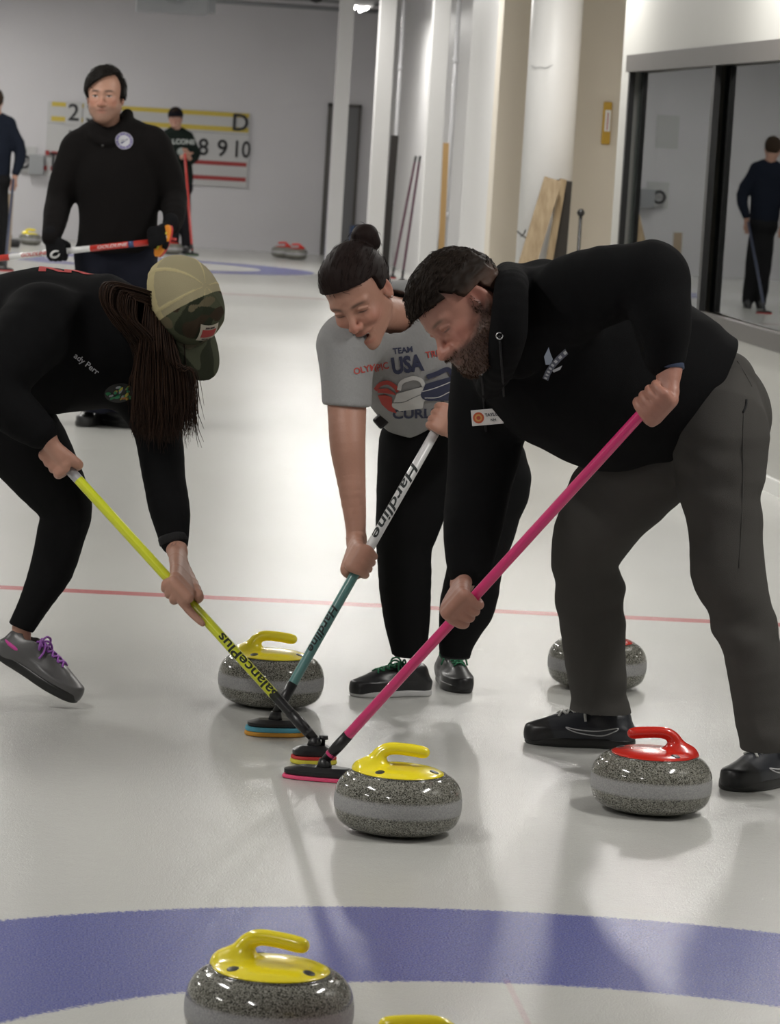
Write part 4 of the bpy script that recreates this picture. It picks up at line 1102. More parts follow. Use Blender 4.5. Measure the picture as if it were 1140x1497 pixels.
# ------------------------------------------------------------------ woman in the grey shirt
def woman_grey():
    ft = atz(610, 1010); P = empty('person', (ft[0], ft[1], 0), 'laughing woman with a hair bun in grey t-shirt and black joggers sweeping', 'person')
    f = idir(-.25, -.62, .72); u = idir(-.42, .72, .47)
    hc = at(525, 430, 4.12); skin = SKIN*V(1.08, 1.0, .98)
    hd = head(hc, f, u, 1.05, skin, neck=at(592, 468, 4.30), neck_r=.050, smile=1.0, female=True, eyes=False, brow=(.06, .035, .025))
    d = nrm(TL_foot-TL_top)
    S1 = on(TL_top, TL_foot, 645); S2 = on(TL_top, TL_foot, 529)
    W1 = at(680, 632, 4.08); E1_ = at(735, 575, 4.2)
    h1 = grip_hand(S1, -d, idir(.55, .25, .8), W1, .94, skin, elbow=E1_, arm_r=(.024, .032))
    W2 = at(521, 792, 4.00); E2_ = at(509, 655, 4.05); SH = at(505, 540, 4.14)
    h2 = grip_hand(S2, d, idir(-.65, .1, .75), W2, .94, skin, elbow=E2_, arm_r=(.026, .036))
    A = Field(np.minimum(np.minimum(SH, E2_), W2)-.08, np.maximum(np.maximum(SH, E2_), W2)+.08, .0035)
    A.chain([at(521, 785, 4.0), at(518, 745, 4.02), at(512, 690, 4.04), at(508, 650, 4.05), at(507, 600, 4.09), SH], [.0235, .030, .039, .046, .050, .055], .02, 4)
    av, af = A.mesh(1); arm = (av, af, np.tile(skin[None], (len(av), 1))*(1+.05*vnoise(4, 40)(av))[:, None])
    B = Field(at(500, 1010, 4.1)-V(.05, .3, .05), at(760, 400, 4.6)+V(.1, .3, .1), .012)
    B.chain([at(592, 468, 4.3), at(600, 510, 4.35), at(640, 610, 4.5), at(655, 640, 4.5)], [.05, .10, .09, .09], .03, 3)
    B.chain([at(610, 650, 4.46), at(599, 760, 4.47), at(594, 855, 4.49), at(598, 945, 4.50)], [.05, .05, .03, .028], .02, 1); B.chain([at(700, 650, 4.5), at(709, 740, 4.5), at(688, 870, 4.51), at(667, 945, 4.52)], [.05, .05, .035, .028], .03, 3)
    B.chain([at(655, 500, 4.35), E1_], [.045, .035], .02, 1)
    bv, bf = B.mesh(0)
    v, fc, cc = merge([hd, h1, h2, arm, (bv, bf, np.tile(skin[None], (len(bv), 1)))]); mesh_np('body', v, fc, MT['skin'], P, colors=cc)
    hv = hairdo(hc, f, u, 1.05, thick=.014, front=.062, col=(.014, .008, .007), seed=14, spiky=.0012, lump=.003, side_low=.004, back_low=-.05, female=True, bun=(-.030, -.110, .090, .036))
    hair_mesh(hv, P, 420, lambda p, n_: nrm((hc-f*.125+u*.07)-p), .040, .0006, 8, (.014, .008, .007), jit=.03)
    R = np.stack(ortho(f, u), 1); es = hc+R@V(-.0775, -.009, -.036); g = Geo(); g.add(lathe_geo([(.0008, -.003), (.0035, -.001), (.0035, .001), (.0008, .003)], 10, es)); g.obj('ear_stud', MT['chrome'], P)
    # t-shirt
    F = Field(at(455, 660, 3.95)-V(.02, .05, .02), at(770, 370, 4.75)+V(.05, .1, .05), .0046)
    F.chain([at(590, 478, 4.33), at(595, 520, 4.36), at(618, 575, 4.42), at(632, 612, 4.46)], [.115, .150, .135, .125], .03, 4)
    F.chain([at(510, 500, 4.16), at(590, 470, 4.36), at(665, 490, 4.42)], [.075, .105, .075], .05, 3)
    F.chain([at(506, 508, 4.15), at(506, 550, 4.12), at(508, 594, 4.09)], [.078, .066, .062], .03, 3)
    F.chain([at(670, 500, 4.40), at(700, 550, 4.32)], [.07, .055], .03, 1)
    z1 = at(507, 592, 4.09)[2]
    F.cut(lambda P_: np.where(P_[..., 0] < at(552, 590, 4.1)[0], z1-P_[..., 2], -1.), None, 0, .003)
    nb = idir(.42, -.9, .0); Pb = at(612, 634, 4.4); F.cut(lambda P_: (P_-Pb)@nb, None, 0, .003)
    F.sub(lambda P_: cone(P_, at(560, 452, 4.2), at(592, 474, 4.32), .075, .06), at(575, 460, 4.25), .14, .004)
    GR = (.30, .30, .30)
    hcz = vnoise(6, 900)
    o, (v, fc) = garment('t_shirt', F, P, GR, fold=.0045, fscale=17, seed=42, stretch=(1.3, 1, .6), cfun=lambda v, c: c*(1+.07*hcz(v))[:, None])
    bvh = BVHTree.FromPolygons(v.tolist(), fc.tolist())
    pm = ppm(4.22); ang = math.radians(8)
    X0, Y0_ = 605, 560
    ex = nrm(E1*math.cos(ang)+E2*math.sin(ang)); ey = nrm(-E1*math.sin(ang)+E2*math.cos(ang))
    def Q(x, y):
        dx, dy = (x-X0)/pm, -(y-Y0_)/pm
        return dx*math.cos(ang)+dy*math.sin(ang), -dx*math.sin(ang)+dy*math.cos(ang)
    NV = (.030, .035, .075); RD = (.42, .05, .04); WH = (.55, .55, .54)
    it = []
    def T_(s, x, y, size, col, b=.0006, sx=.8, rot=0):
        uv, f_ = text_geo(s, size, b, .01, sx=sx)
        if rot: c_, s_ = math.cos(rot), math.sin(rot); uv = np.stack([uv[:, 0]*c_-uv[:, 1]*s_, uv[:, 0]*s_+uv[:, 1]*c_], 1)
        uv = uv+V(*Q(x, y)); it.append((uv, f_, col))
    T_('TEAM', 589, 513, .021, NV, .0006, 1.0); T_('USA', 595, 534, .058, NV, .0026, .78)
    T_('OLYMPIC', 543, 541, .024, RD, .0004, .95, .12); T_('TRIALS', 642, 516, .024, RD, .0004, 1.0, .05)
    T_('CURLING', 622, 604, .033, NV, .0010, 1.25, -.12)
    def Pg(pts, col): it.append(poly_geo([Q(*p) for p in pts], .012)+(col,))
    def El(x, y, rx, ry, col, rot=0., a0=0, a1=360): it.append(poly_geo([(Q(x, y)[0]+a/pm, Q(x, y)[1]+b/pm) for a, b in ell_poly(0, 0, rx, ry, 24, rot, a0, a1)], .012)+(col,))
    # three stylised curling stones: red, white, navy
    def arcstrip(pts, w, col):
        p2 = [V(*Q(*p), 0) for p in pts]; sp = spline(p2, 6); w = w/pm/2
        L_ = []; R_ = []
        for i, p in enumerate(sp):
            dd = nrm(sp[min(i+1, len(sp)-1)]-sp[max(i-1, 0)]); nn = V(-dd[1], dd[0], 0)*w; L_.append(p+nn); R_.append(p-nn)
        uv = np.array([q[:2] for q in L_+R_]); n = len(L_); fs = [(i, n+i, n+i+1, i+1) for i in range(n-1)]; it.append((uv, fs, col))
    arcstrip([(548, 569), (556, 561), (567, 559), (577, 565), (582, 572)], 6, RD)
    Pg([(552, 577), (562, 576), (573, 580), (573, 590), (580, 603), (568, 599), (558, 590)], RD); Pg([(551, 568), (566, 567), (577, 574), (579, 577), (565, 574), (552, 573)], RD)
    arcstrip([(583, 570), (587, 559), (602, 553), (614, 555), (619, 562), (621, 568)], 6, WH)
    El(598, 586, 26, 10, WH, .10); Pg([(580, 575), (618, 565), (622, 575), (618, 596), (584, 600), (573, 592)], WH)
    arcstrip([(573, 588), (590, 587), (606, 580), (619, 575)], 1.2, (.2, .2, .2))
    arcstrip([(624, 551), (638, 546), (654, 539), (661, 545), (666, 553)], 7, NV)
    El(640, 570, 26, 13, NV, .22); Pg([(622, 561), (664, 548), (668, 570), (664, 584), (628, 585), (616, 575)], NV)
    arcstrip([(617, 572), (635, 567), (655, 559), (668, 553)], 1.2, WH); arcstrip([(621, 581), (640, 580), (655, 573), (667, 567)], 1.2, WH)
    decal('shirt_print', it, at(X0, Y0_, 4.2), ex, ey, bvh, P)
    # joggers
    F = Field(at(545, 965, 4.25)-V(.03, .1, .02), at(800, 585, 4.8)+V(.03, .15, .05), .0048)
    F.chain([at(632, 632, 4.5), at(668, 632, 4.52)], [.115, .115], .03, 1)
    ll = [(612, 650, .105), (606, 700, .098), (598, 760, .088), (592, 796, .074), (594, 855, .070), (596, 907, .060), (597, 936, .047), (598, 956, .041)]
    F.chain([at(x, y, 4.45+.05*i/7) for i, (x, y, _) in enumerate(ll)], [r for *_, r in ll], .02, 3)
    rl = [(690, 645, .115), (718, 700, .108), (709, 740, .098), (702, 780, .086), (695, 820, .073), (684, 880, .073), (675, 910, .058), (667, 940, .043), (665, 958, .038)]
    F.chain([at(x, y, 4.50+.02*i/8) for i, (x, y, _) in enumerate(rl)], [r for *_, r in rl], .02, 3)
    z2 = at(630, 958, 4.5)[2]; F.cut(lambda P_: z2-P_[..., 2], None, 0, .004)
    garment('joggers', F, P, (.0075, .0075, .008), fold=.008, fscale=16, seed=52)
    for x, y, Y_, r_ in ((598, 948, 4.50, .042), (666, 950, 4.52, .040)):
        c = at(x, y, Y_); g = Geo(); g.tube([c-V(0, 0, .022), c-V(0, 0, .018), c+V(0, 0, .02), c+V(0, 0, .03)], [r_*.98, r_*1.06, r_*1.06, r_*.9], 24); g.obj('cuff', MT['rib'], P)
    GL = (.02, .16, .075)
    shoe(atz(574, 1021)+V(0, .05, 0), V(-1, -.42, 0), .25, upper=(.012, .012, .013), sole=(.50, .50, .50), lace=GL, parent=P, lace_r=.0030, sole_h=.022)
    shoe(atz(664, 1006)+V(0, .03, 0), V(.16, -1, 0), .25, upper=(.010, .010, .011), sole=(.008, .008, .008), lace=GL, parent=P, lace_r=.0030)
    # phone case clipped at the waist
    c = at(566, 607, 4.36); ex_ = nrm(E1*.75+E2*.65); ey_ = np.cross(E3, ex_)
    bmx = bmesh.new(); add_box(bmx, (-.040, -.018, -.009), (.040, .018, .009), bev=.006)
    for q in bmx.verts: q.co = Vector(c+ex_*q.co.x+ey_*q.co.y+E3*q.co.z)
    bm_obj('waist_case', bmx, MT['black_plastic'], P)
    g = Geo(); c = W2+nrm(E2_-W2)*.012; dd = nrm(E2_-W2); x, y, _ = frame_for(dd)
    g.tube([c+.0265*(x*math.cos(a)+y*math.sin(a)) for a in np.linspace(0, 6.283, 25)], .0014, 6); g.obj('bracelet', mat('pale_bracelet', (.55, .35, .3), .5), P)
woman_grey()

# ------------------------------------------------------------------ woman in the cap
def woman_cap():
    ft = atz(95, 1022); P = empty('person', (ft[0]-.15, ft[1], 0), 'woman in camouflage cap and black hoodie with long brown hair sweeping at left', 'person')
    f = idir(.45, -.88, .06); u = idir(.55, .33, .77)
    hc = at(260, 455, 3.86); skin = SKIN*V(1.05, .98, .96)
    hd = head(hc, f, u, 1.0, skin, neck=at(175, 480, 3.98), neck_r=.05, female=True, eyes=False)
    d = nrm(YL_foot-YL_top)
    S1 = YL_top-d*.004; S2 = on(YL_top, YL_foot, 262)
    W1 = at(66, 636, 3.68); E1_ = at(-10, 565, 3.72)
    h1 = grip_hand(S1, d, idir(-.35, .25, .9), W1, .98, skin, elbow=E1_, arm_r=(.025, .03))
    W2 = at(259, 806, 3.86); E2_ = at(240, 690, 3.98)
    h2 = grip_hand(S2, d, idir(.15, .35, .92), W2, .96, skin, elbow=E2_, arm_r=(.0255, .033), point=True)
    hb = h2
    B = Field(at(-160, 1010, 3.6)-V(.1, .4, .05), at(300, 400, 4.5)+V(.05, .3, .1), .012)
    B.chain([at(175, 480, 3.98), at(110, 495, 4.02), at(-20, 520, 4.05), at(-60, 570, 4.1)], [.05, .12, .11, .10], .03, 3)
    B.chain([at(-20, 600, 4.06), at(60, 680, 4.08), at(88, 742, 4.085), at(74, 830, 4.1), at(32, 915, 4.12), at(30, 955, 4.12)], [.06, .05, .04, .034, .026, .026], .02, 1)
    B.chain([at(-70, 620, 4.25), at(-78, 780, 4.38), at(-130, 945, 4.6)], [.06, .04, .026], .02, 1)
    B.chain([at(70, 470, 3.85), E1_], [.04, .03], .02, 1); B.chain([at(205, 560, 4.05), E2_], [.04, .03], .02, 1)
    bv, bf = B.mesh(0)
    v, fc, cc = merge([hd, h1, h2, (bv, bf, np.tile(skin[None], (len(bv), 1)))])
    # a small tattoo inside the wrist
    tt = np.exp(-((v-(W2+V(-.012, -.022, .022)))**2).sum(1)/.012**2)*(vnoise(77, 500)(v) > .05); cc = mixc(cc, (.08, .07, .07), np.clip(tt, 0, 1)*.7)
    mesh_np('body', v, fc, MT['skin'], P, colors=cc)
    # hoodie
    F = Field(at(-130, 700, 3.55)-V(.1, .1, .3), at(290, 360, 4.45)+V(.05, .1, .05), .0048)
    F.chain([at(172, 500, 4.00), at(120, 499, 4.02), at(40, 500, 4.04), at(-40, 528, 4.06), at(-85, 580, 4.12)], [.125, .177, .182, .170, .16], .03, 4)
    F.chain([at(160, 440, 3.98), at(190, 470, 3.92), at(188, 540, 3.95)], [.06, .07, .06], .03, 3)
    F.chain([at(60, 470, 3.86), at(20, 520, 3.76), at(-18, 572, 3.72)], [.10, .085, .070], .04, 3)
    F.chain([at(-18, 572, 3.72), at(20, 600, 3.70), at(56, 630, 3.685)], [.068, .058, .042], .02, 3)
    F.chain([at(195, 545, 4.05), at(228, 620, 4.02), at(240, 690, 3.98), at(249, 750, 3.92), at(254, 792, 3.88)], [.085, .062, .053, .044, .034], .04, 4)
    n_ = idir(-.8, -.55, 0); P0 = at(-90, 600, 4.1); F.cut(lambda P_: (P_-P0)@n_, None, 0, .01)
    o, (v, fc) = garment('hoodie', F, P, (.0055, .0055, .006), fold=.008, fscale=17, seed=61)
    bvh = BVHTree.FromPolygons(v.tolist(), fc.tolist())
    for a, b, r1 in ((at(50, 625, 3.686), at(59, 633, 3.683), .038), (at(252, 782, 3.885), at(255, 795, 3.878), .037)):
        g = Geo(); g.tube([a, a+(b-a)*.2, b-(b-a)*.1, b], [r1*.98, r1*1.06, r1*1.03, r1*.9], 26); g.obj('cuff', MT['rib'], P)
    pm = ppm(3.85)
    uv, f_ = text_geo('ady Perr', .021, .0003, .006); a = math.radians(-38)
    decal('chest_lettering', [(uv, f_, (.42, .42, .44))], at(124, 531, 3.8), E1*math.cos(a)+E2*math.sin(a), -E1*math.sin(a)+E2*math.cos(a), bvh, P)
    it = [poly_geo([(x/pm, y/pm) for x, y in ell_poly(0, 0, 22, 13, 28, .2)], .01)+((.012, .012, .012),)]
    rs = random.Random(5)
    for k in range(26):
        x, y = rs.uniform(-17, 15), rs.uniform(-9, 8); c = rs.choice([(.45, .30, .03), (.02, .20, .07), (.50, .42, .05), (.02, .25, .10), (.4, .14, .03), (.3, .32, .34)])
        it.append(poly_geo([(p/pm, q/pm) for p, q in ell_poly(x, y, rs.uniform(2.5, 5), rs.uniform(1.2, 2.2), 8, rs.uniform(0, 1.))], .01)+(c,))
    decal('chest_badge', it, at(169, 572, 3.8), E1, E2, bvh, P)
    it = []
    for s_, x in (('K', -.03), ('K', .035)):
        uv, f_ = text_geo(s_, .11, .004, .012); it.append((uv+V(x, 0), f_, (.38, .03, .03)))
    decal('back_lettering', it, at(100, 388, 4.0)+V(0, .02, .12), V(1, 0, -.1), V(0, 1, .0), bvh, P)
    # leggings
    F = Field(at(-190, 960, 3.8)-V(.1, .1, .05), at(150, 560, 4.6)+V(.03, .3, .05), .0048)
    F.chain([at(-80, 590, 4.15), at(-45, 600, 4.12)], [.145, .135], .03, 1)
    ll = [(-20, 600, .120), (30, 640, .112), (66, 690, .092), (96, 742, .0675), (90, 780, .062), (76, 830, .056), (52, 878, .043), (33, 912, .036), (29, 922, .034)]
    F.chain([at(x, y, 4.06+.06*i/8) for i, (x, y, _) in enumerate(ll)], [r for *_, r in ll], .02, 3)
    F.chain([at(-70, 620, 4.25), at(-78, 780, 4.38), at(-130, 935, 4.6)], [.12, .07, .04], .02, 3)
    n2 = idir(-.35, -.94, 0); Pc = at(31, 920, 4.1); F.cut(lambda P_: np.where(P_[..., 0] > at(-30, 900, 4.1)[0], (P_-Pc)@n2, -1), None, 0, .003)
    garment('leggings', F, P, (.0075, .0075, .008), fold=.003, fscale=14, seed=71, material=MT['cloth'])
    shoe(at(50, 992, 4.10), nrm(V(.86, -.28, -.42)), .265, upper=(.085, .083, .085), sole=(.010, .010, .010), lace=(.30, .10, .42), parent=P, sole_h=.03, lace_r=.0034)
    c = at(26, 945, 4.115); dd = nrm(V(.5, -.1, .9)); x, y, _ = frame_for(dd); g = Geo()
    g.tube([c+.036*(x*math.cos(a)+y*math.sin(a)) for a in np.linspace(0, 6.283, 25)], .0055, 8); g.obj('shoe_collar', mat('pink_trim', (.55, .06, .30), .7), P)
    q = atz(-150, 985); shoe(q, V(.9, -.4, 0), .265, upper=(.085, .083, .085), sole=(.010, .010, .010), lace=(.30, .10, .42), parent=P, sole_h=.03)
    # cap
    R = np.stack(ortho(f, u), 1); cap = empty('cap', (0, 0, 0)); cap.parent = P; cap.location = hc-wloc(P)
    t_ = .024
    F = Field(V(-.11, -.14, -.03), V(.11, .22, .16), .0024)
    F.ell(V(0, -.016, .036), V(.0745*.94+t_, .094+t_, .086+t_))
    F.ell(V(0, .040, .06), V(.066, .052, .060), .03)
    F.cut(lambda P_: .022-P_[..., 2]-.10*(P_[..., 1]), None, 0, .002)
    F.sub(lambda P_: ell(P_, V(0, -.016, .030), V(.0745*.94+t_-.004, .094+t_-.004, .086+t_-.004)))
    F.sub(lambda P_: ell(P_, V(0, -.125, .03), V(.035, .05, .032)), None, 0, .003)
    pn = lambda P_: np.minimum(np.abs(np.arctan2(P_[:, 0], P_[:, 1]+.01) % (math.pi/3)-math.pi/6), .08)
    F.disp(lambda P_: -.0016*(1-pn(P_)/.08)*(P_[:, 2] > .03), .02)
    v, fc = F.mesh(1)
    ca = vnoise(90, 55, 6)(v); cb = vnoise(91, 70, 6)(v)
    camo = np.tile(V(.060, .066, .040)[None], (len(v), 1)); camo = mixc(camo, (.022, .026, .016), (ca > .12).astype(float)); camo = mixc(camo, (.105, .090, .055), (cb > .25).astype(float)); camo = mixc(camo, (.035, .025, .016), (cb < -.25).astype(float))
    tan = np.tile(V(.42, .36, .20)[None], (len(v), 1)); ms = (pn(v) > .05) & (v[:, 2] > .055-.1*v[:, 1]); tan = mixc(tan, (.28, .25, .16), ms.astype(float)*.85)
    isf = (v[:, 1] > .012+.0*v[:, 2]).astype(float)[:, None]; col = camo*isf+tan*(1-isf)
    mesh_np('crown', hc+v@R.T, fc, MT['cloth'], cap, colors=col)
    F = Field(V(-.12, .03, -.06), V(.12, .22, .08), .0026)
    def brim(P_):
        x, y, z = P_[..., 0], P_[..., 1], P_[..., 2]
        zc = .028-.10*(y-.08)-6.5*x*x-.9*np.maximum(y-.09, 0)**1.5
        r_ = np.sqrt((x/.084)**2+((y-.080)/.112)**2)-1
        return smax(smax(np.abs(z-zc)-.0028, r_*.08, .004), .068-y, .004)
    F.add(brim); v, fc = F.mesh(1)
    ca = vnoise(92, 55, 6)(v); camo = np.tile(V(.055, .060, .038)[None], (len(v), 1)); camo = mixc(camo, (.024, .027, .017), (ca > .1).astype(float)); camo = mixc(camo, (.085, .075, .05), (ca < -.3).astype(float))
    mesh_np('brim', hc+v@R.T, fc, MT['cloth'], cap, colors=camo)
    g = Geo(); bt = hc+R@V(0, -.012, .138); x, y, z = R[:, 0], R[:, 1], R[:, 2]
    g.tube([bt, bt+z*.003, bt+z*.005], [.007, .0065, .003], 14)
    g.obj('button', MT['black_plastic'], cap)
    for (lx, ly, lz) in ((.055, -.05, .105), (.070, .0, .085), (.02, -.085, .105)):
        p = V(lx, ly, lz)-V(0, -.016, .036); p = p/math.sqrt((p[0]/.0875)**2+(p[1]/.1115)**2+(p[2]/.1035)**2); p = p+V(0, -.016, .036)
        nn = R@nrm(p-V(0, -.016, .036)); c = hc+R@p; g = Geo(); g.tube([c, c+nn*.0015], [.0036, .003], 10); g.obj('eyelet', MT['black_plastic'], cap)
    capb = bpy.data.objects['crown'] if 'crown' in bpy.data.objects else None
    me = capb.data; vv = np.zeros(len(me.vertices)*3); me.vertices.foreach_get('co', vv); vv = vv.reshape(-1, 3)+wloc(cap); cb_ = BVHTree.FromPolygons(vv.tolist(), [tuple(p.vertices) for p in me.polygons])
    it = [poly_geo([(-.027, -.024), (.027, -.024), (.027, .024), (-.027, .024)], .01)+((.40, .37, .30),), poly_geo([(-.021, -.011), (.021, -.011), (.021, .013), (-.021, .013)], .01)+((.30, .03, .03),)]
    for x_, y_, w_ in ((-.008, .0175, .006), (.006, .0178, .007), (-.010, -.0165, .005), (0, -.017, .004), (.010, -.0165, .005)): it.append(poly_geo([(x_-w_, y_-.0022), (x_+w_, y_-.0022), (x_+w_, y_+.0022), (x_-w_, y_+.0022)])+((.05, .03, .03),))
    decal('front_patch', it, hc+R@V(.012, .15, .085), -R[:, 0], R[:, 2], cb_, cap, off=.0022)
    g = Geo(); g.tube([hc+R@V(sx, -.112, .034) for sx in (-.035, 0, .035)], [.008, .008, .008], 8, flat=.4); g.obj('strap', MT['cloth_tan'] if 'cloth_tan' in MT else MT.setdefault('cloth_tan', mat('tan_strap', (.33, .28, .17), .8)), cap)
    # long hair: a soft core under many hanging locks
    rs = random.Random(3); G_ = Geo(); cols = []
    def lock(pts, r0, r1, col, seg=7):
        sp = spline(pts, 5); n = len(sp); rad = [r0*(1-(i/(n-1))**3)+r1*(i/(n-1))**3 for i in range(n)]
        n0 = len(G_.v); G_.tube(sp, rad, seg); cols.extend([col]*(len(G_.v)-n0))
    def lc():
        b = rs.random(); return tuple(V(.012, .007, .005)*(1-b*.75)+V(.040, .020, .012)*b*.75)
    for k in range(1500):
        a = rs.random(); b = rs.random(); dep = rs.uniform(-.10, .085)
        x0 = 212+a*44; y0 = 445+a*58-6*b; x1 = 198+a*84+rs.gauss(0, 5); ye = 600+rs.random()*52-abs(a-.45)*26
        if rs.random() < .08: ye += 16
        Yh = 3.86+dep
        lock([at(x0, y0, Yh+.01), at(x0+(x1-x0)*.35, y0+40, Yh-.012), at(x0+(x1-x0)*.8, 540, Yh), at(x1, ye-35, Yh), at(x1+rs.gauss(0, 4), ye, Yh+rs.gauss(0, .006))], rs.uniform(.0007, .0016), .0003, lc(), 4)
    for k in range(18):   # loose strands by the face
        x0 = 268+rs.random()*14; xe = 276+rs.random()*20; ye = 600+rs.random()*55; Yh = 3.84+rs.uniform(-.04, .05)
        lock([at(x0, 500, Yh), at(x0+4, 550, Yh), at(x0+(xe-x0)*.7, ye-30, Yh), at(xe+rs.gauss(0, 4), ye, Yh)], .0014, .0004, lc(), 5)
    for k in range(500):   # swept back over the shoulder
        a = rs.random()**.8; Yh = 3.80+rs.uniform(-.03, .09)
        xm = 150+a*40+rs.gauss(0, 3); lock([at(229, 428+a*22, Yh+.02), at(195, 418+a*20, Yh-.02), at(xm+6, 412+a*30, Yh-.03), at(xm+a*8, 440+a*30, Yh-.04), at(xm+22+a*12+rs.gauss(0,3), 474+a*20, Yh-.03), at(xm+50+rs.gauss(0,4), 510+a*20, Yh-.0), at(xm+54+rs.gauss(0,5), 560+a*20, Yh-.0)], rs.uniform(.0007, .0014), .0005, lc(), 4)
    vv = np.array(G_.v); mesh_np('hair', vv, G_.f, MT['hair'], P, colors=np.array(cols))
    F = Field(at(190, 640, 3.75)-V(.05, .05, .05), at(300, 400, 4.0)+V(.05, .05, .05), .005)
    F.chain([at(228, 470, 3.87), at(232, 520, 3.87), at(238, 590, 3.87)], [.065, .062, .045], .02, 3); v, fc = F.mesh(1)
    mesh_np('hair_underlayer', v, fc, MT['hair'], P, colors=np.tile(V(.016, .009, .006)[None], (len(v), 1)))
woman_cap()
# ------------------------------------------------------------------ standing man with a broom, twelve metres off
def flat_text(name, s, O, ex, ey, size, m, parent=None, bold=0.0, sx=1.0):
    uv, f = text_geo(s, size, bold, None, sx=sx); ex = nrm(ex); ey = nrm(ey)
    return mesh_np(name, np.array([O+ex*a+ey*b for a, b in uv]), f, m, parent, smooth=False)
def man_standing():
    Y = 12.7; P = empty('person', (at(165, 600, Y)[0], Y, 0), 'standing man in black quarter zip fleece and black gloves holding a broom across', 'person')
    f = idir(-.08, -.10, 1); u = idir(.02, 1, .1); hc = at(153.5, 140, Y-.05); skin = SKIN*V(1.15, 1.12, 1.08)
    hd = head(hc, f, u, 1.13, skin, beard=.3, beard_col=(.10, .06, .045), neck=at(160, 205, Y), neck_r=.066, brow=(.02, .014, .01), h=.003)
    hv = hairdo(hc, f, u, 1.13, thick=.022, front=.072, col=(.010, .008, .007), seed=24, spiky=.0015, lump=.004, side_low=-.010, fringe=-.075, h=.004)
    B = Field(at(60, 600, Y)-V(.1, .25, .1), at(270, 150, Y)+V(.1, .25, .1), .02)
    B.chain([at(160, 205, Y), at(168, 260, Y), at(170, 390, Y)], [.06, .12, .12], .03, 2)
    LH, RH = at(82, 366, Y-.24), at(243, 345, Y-.24)
    B.chain([at(112, 215, Y), at(90, 280, Y), at(80, 325, Y-.14)], [.04, .03, .02], .03, 1); B.chain([at(222, 212, Y), at(243, 262, Y+.02), at(254, 300, Y-.05)], [.04, .03, .02], .03, 1)
    B.chain([at(148, 420, Y), at(142, 520, Y), at(139, 575, Y)], [.07, .05, .03], .03, 1); B.chain([at(190, 420, Y), at(187, 520, Y), at(186, 575, Y)], [.07, .05, .03], .03, 1)
    bv, bf = B.mesh(0); v, fc, cc = merge([hd, (bv, bf, np.tile(skin[None], (len(bv), 1)))]); mesh_np('body', v, fc, MT['skin'], P, colors=cc)
    hair_mesh(hv, P, 500, lambda p, n_: nrm(f*.35-u*.55+E1*.6), .030, .0013, 9, (.010, .008, .007), jit=.06)
    F = Field(at(45, 420, Y)-V(.05, .45, .05), at(285, 160, Y)+V(.05, .3, .05), .0068)
    fl = (V(0, 1, 0), .80)
    F.chain([at(164, 215, Y), at(168, 250, Y), at(170, 310, Y), at(170, 352, Y)], [.15, .198, .200, .195], .03, 4, flat=fl)
    F.chain([at(120, 212, Y), at(164, 200, Y), at(218, 208, Y)], [.075, .09, .080], .06, 3)
    F.chain([at(112, 222, Y), at(97, 262, Y), at(88, 295, Y-.02), at(80, 325, Y-.14), at(74, 346, Y-.21)], [.082, .074, .068, .056, .042], .04, 3)
    F.chain([at(226, 220, Y), at(243, 262, Y+.02), at(254, 292, Y), at(254, 312, Y-.12), at(250, 330, Y-.2)], [.092, .080, .068, .055, .042], .04, 3)
    zc = at(170, 369, Y)[2]; F.cut(lambda P_: np.where((P_[..., 1] > Y-.17) & (np.abs(P_[..., 0]-at(168, 300, Y)[0]) < .24), zc-P_[..., 2], -1.), None, 0, .004)
    F.chain([at(133, 186, Y-.02), at(137, 199, Y-.10), at(152, 209, Y-.13), at(170, 203, Y-.12), at(182, 186, Y-.07), at(186, 168, Y-.0)], [.022, .022, .018, .020, .024, .024], .012, 4)
    F.sub(lambda P_: cone(P_, at(158, 160, Y-.04), at(159, 199, Y-.05), .075, .058), at(158, 180, Y), .25, .01)
    o, (v, fc) = garment('fleece', F, P, (.0075, .0065, .0065), fold=.010, fscale=13, seed=81)
    bvh = BVHTree.FromPolygons(v.tolist(), fc.tolist()); pm = ppm(Y-.15)
    it = [ring_geo(0, 0, 12/pm, 8.2/pm)+((.16, .14, .30),), poly_geo(ell_poly(0, 0, 8.2/pm, 8.2/pm))+((.50, .50, .54),), ring_geo(0, 0, 12.6/pm, 11.6/pm)+((.35, .34, .42),),
          poly_geo([(-5/pm, -3/pm), (4/pm, 4/pm), (5.5/pm, 2.5/pm), (-3.5/pm, -4.5/pm)])+((.06, .06, .16),), poly_geo([(-4/pm, 1/pm), (0, 3/pm), (1/pm, 1.5/pm), (-3/pm, -.5/pm)])+((.06, .06, .16),)]
    for k in range(14):
        a = 2*math.pi*k/14; uv, f_ = text_geo('O' if k % 2 else 'I', .011, .0003); it.append((uv+V(math.cos(a)*10/pm, math.sin(a)*10/pm), f_, (.45, .44, .5)))
    decal('chest_emblem', it, at(181, 205, Y-.16), E1, E2, bvh, P, off=.003)
    g = Geo(); c = at(150, 213, Y-.165); g.tube([c, c+E3*.006], [.007, .006], 10); g.obj('snap_button', MT['dark_metal'], P)
    # trousers
    F = Field(at(105, 612, Y)-V(.05, .25, .02), at(235, 340, Y)+V(.05, .25, .05), .0075)
    F.chain([at(152, 375, Y), at(188, 375, Y)], [.145, .145], .03, 1, flat=(V(0, 1, 0), .85))
    F.chain([at(147, 400, Y), at(144, 450, Y), at(142, 510, Y), at(138, 606, Y)], [.125, .108, .088, .075], .02, 3)
    F.chain([at(194, 400, Y), at(195, 450, Y), at(191, 510, Y), at(185, 603, Y)], [.125, .108, .088, .075], .02, 3)
    zb = .085; F.cut(lambda P_: zb-P_[..., 2], None, 0, .004)
    garment('trousers', F, P, (.010, .011, .018), fold=.008, fscale=12, seed=91)
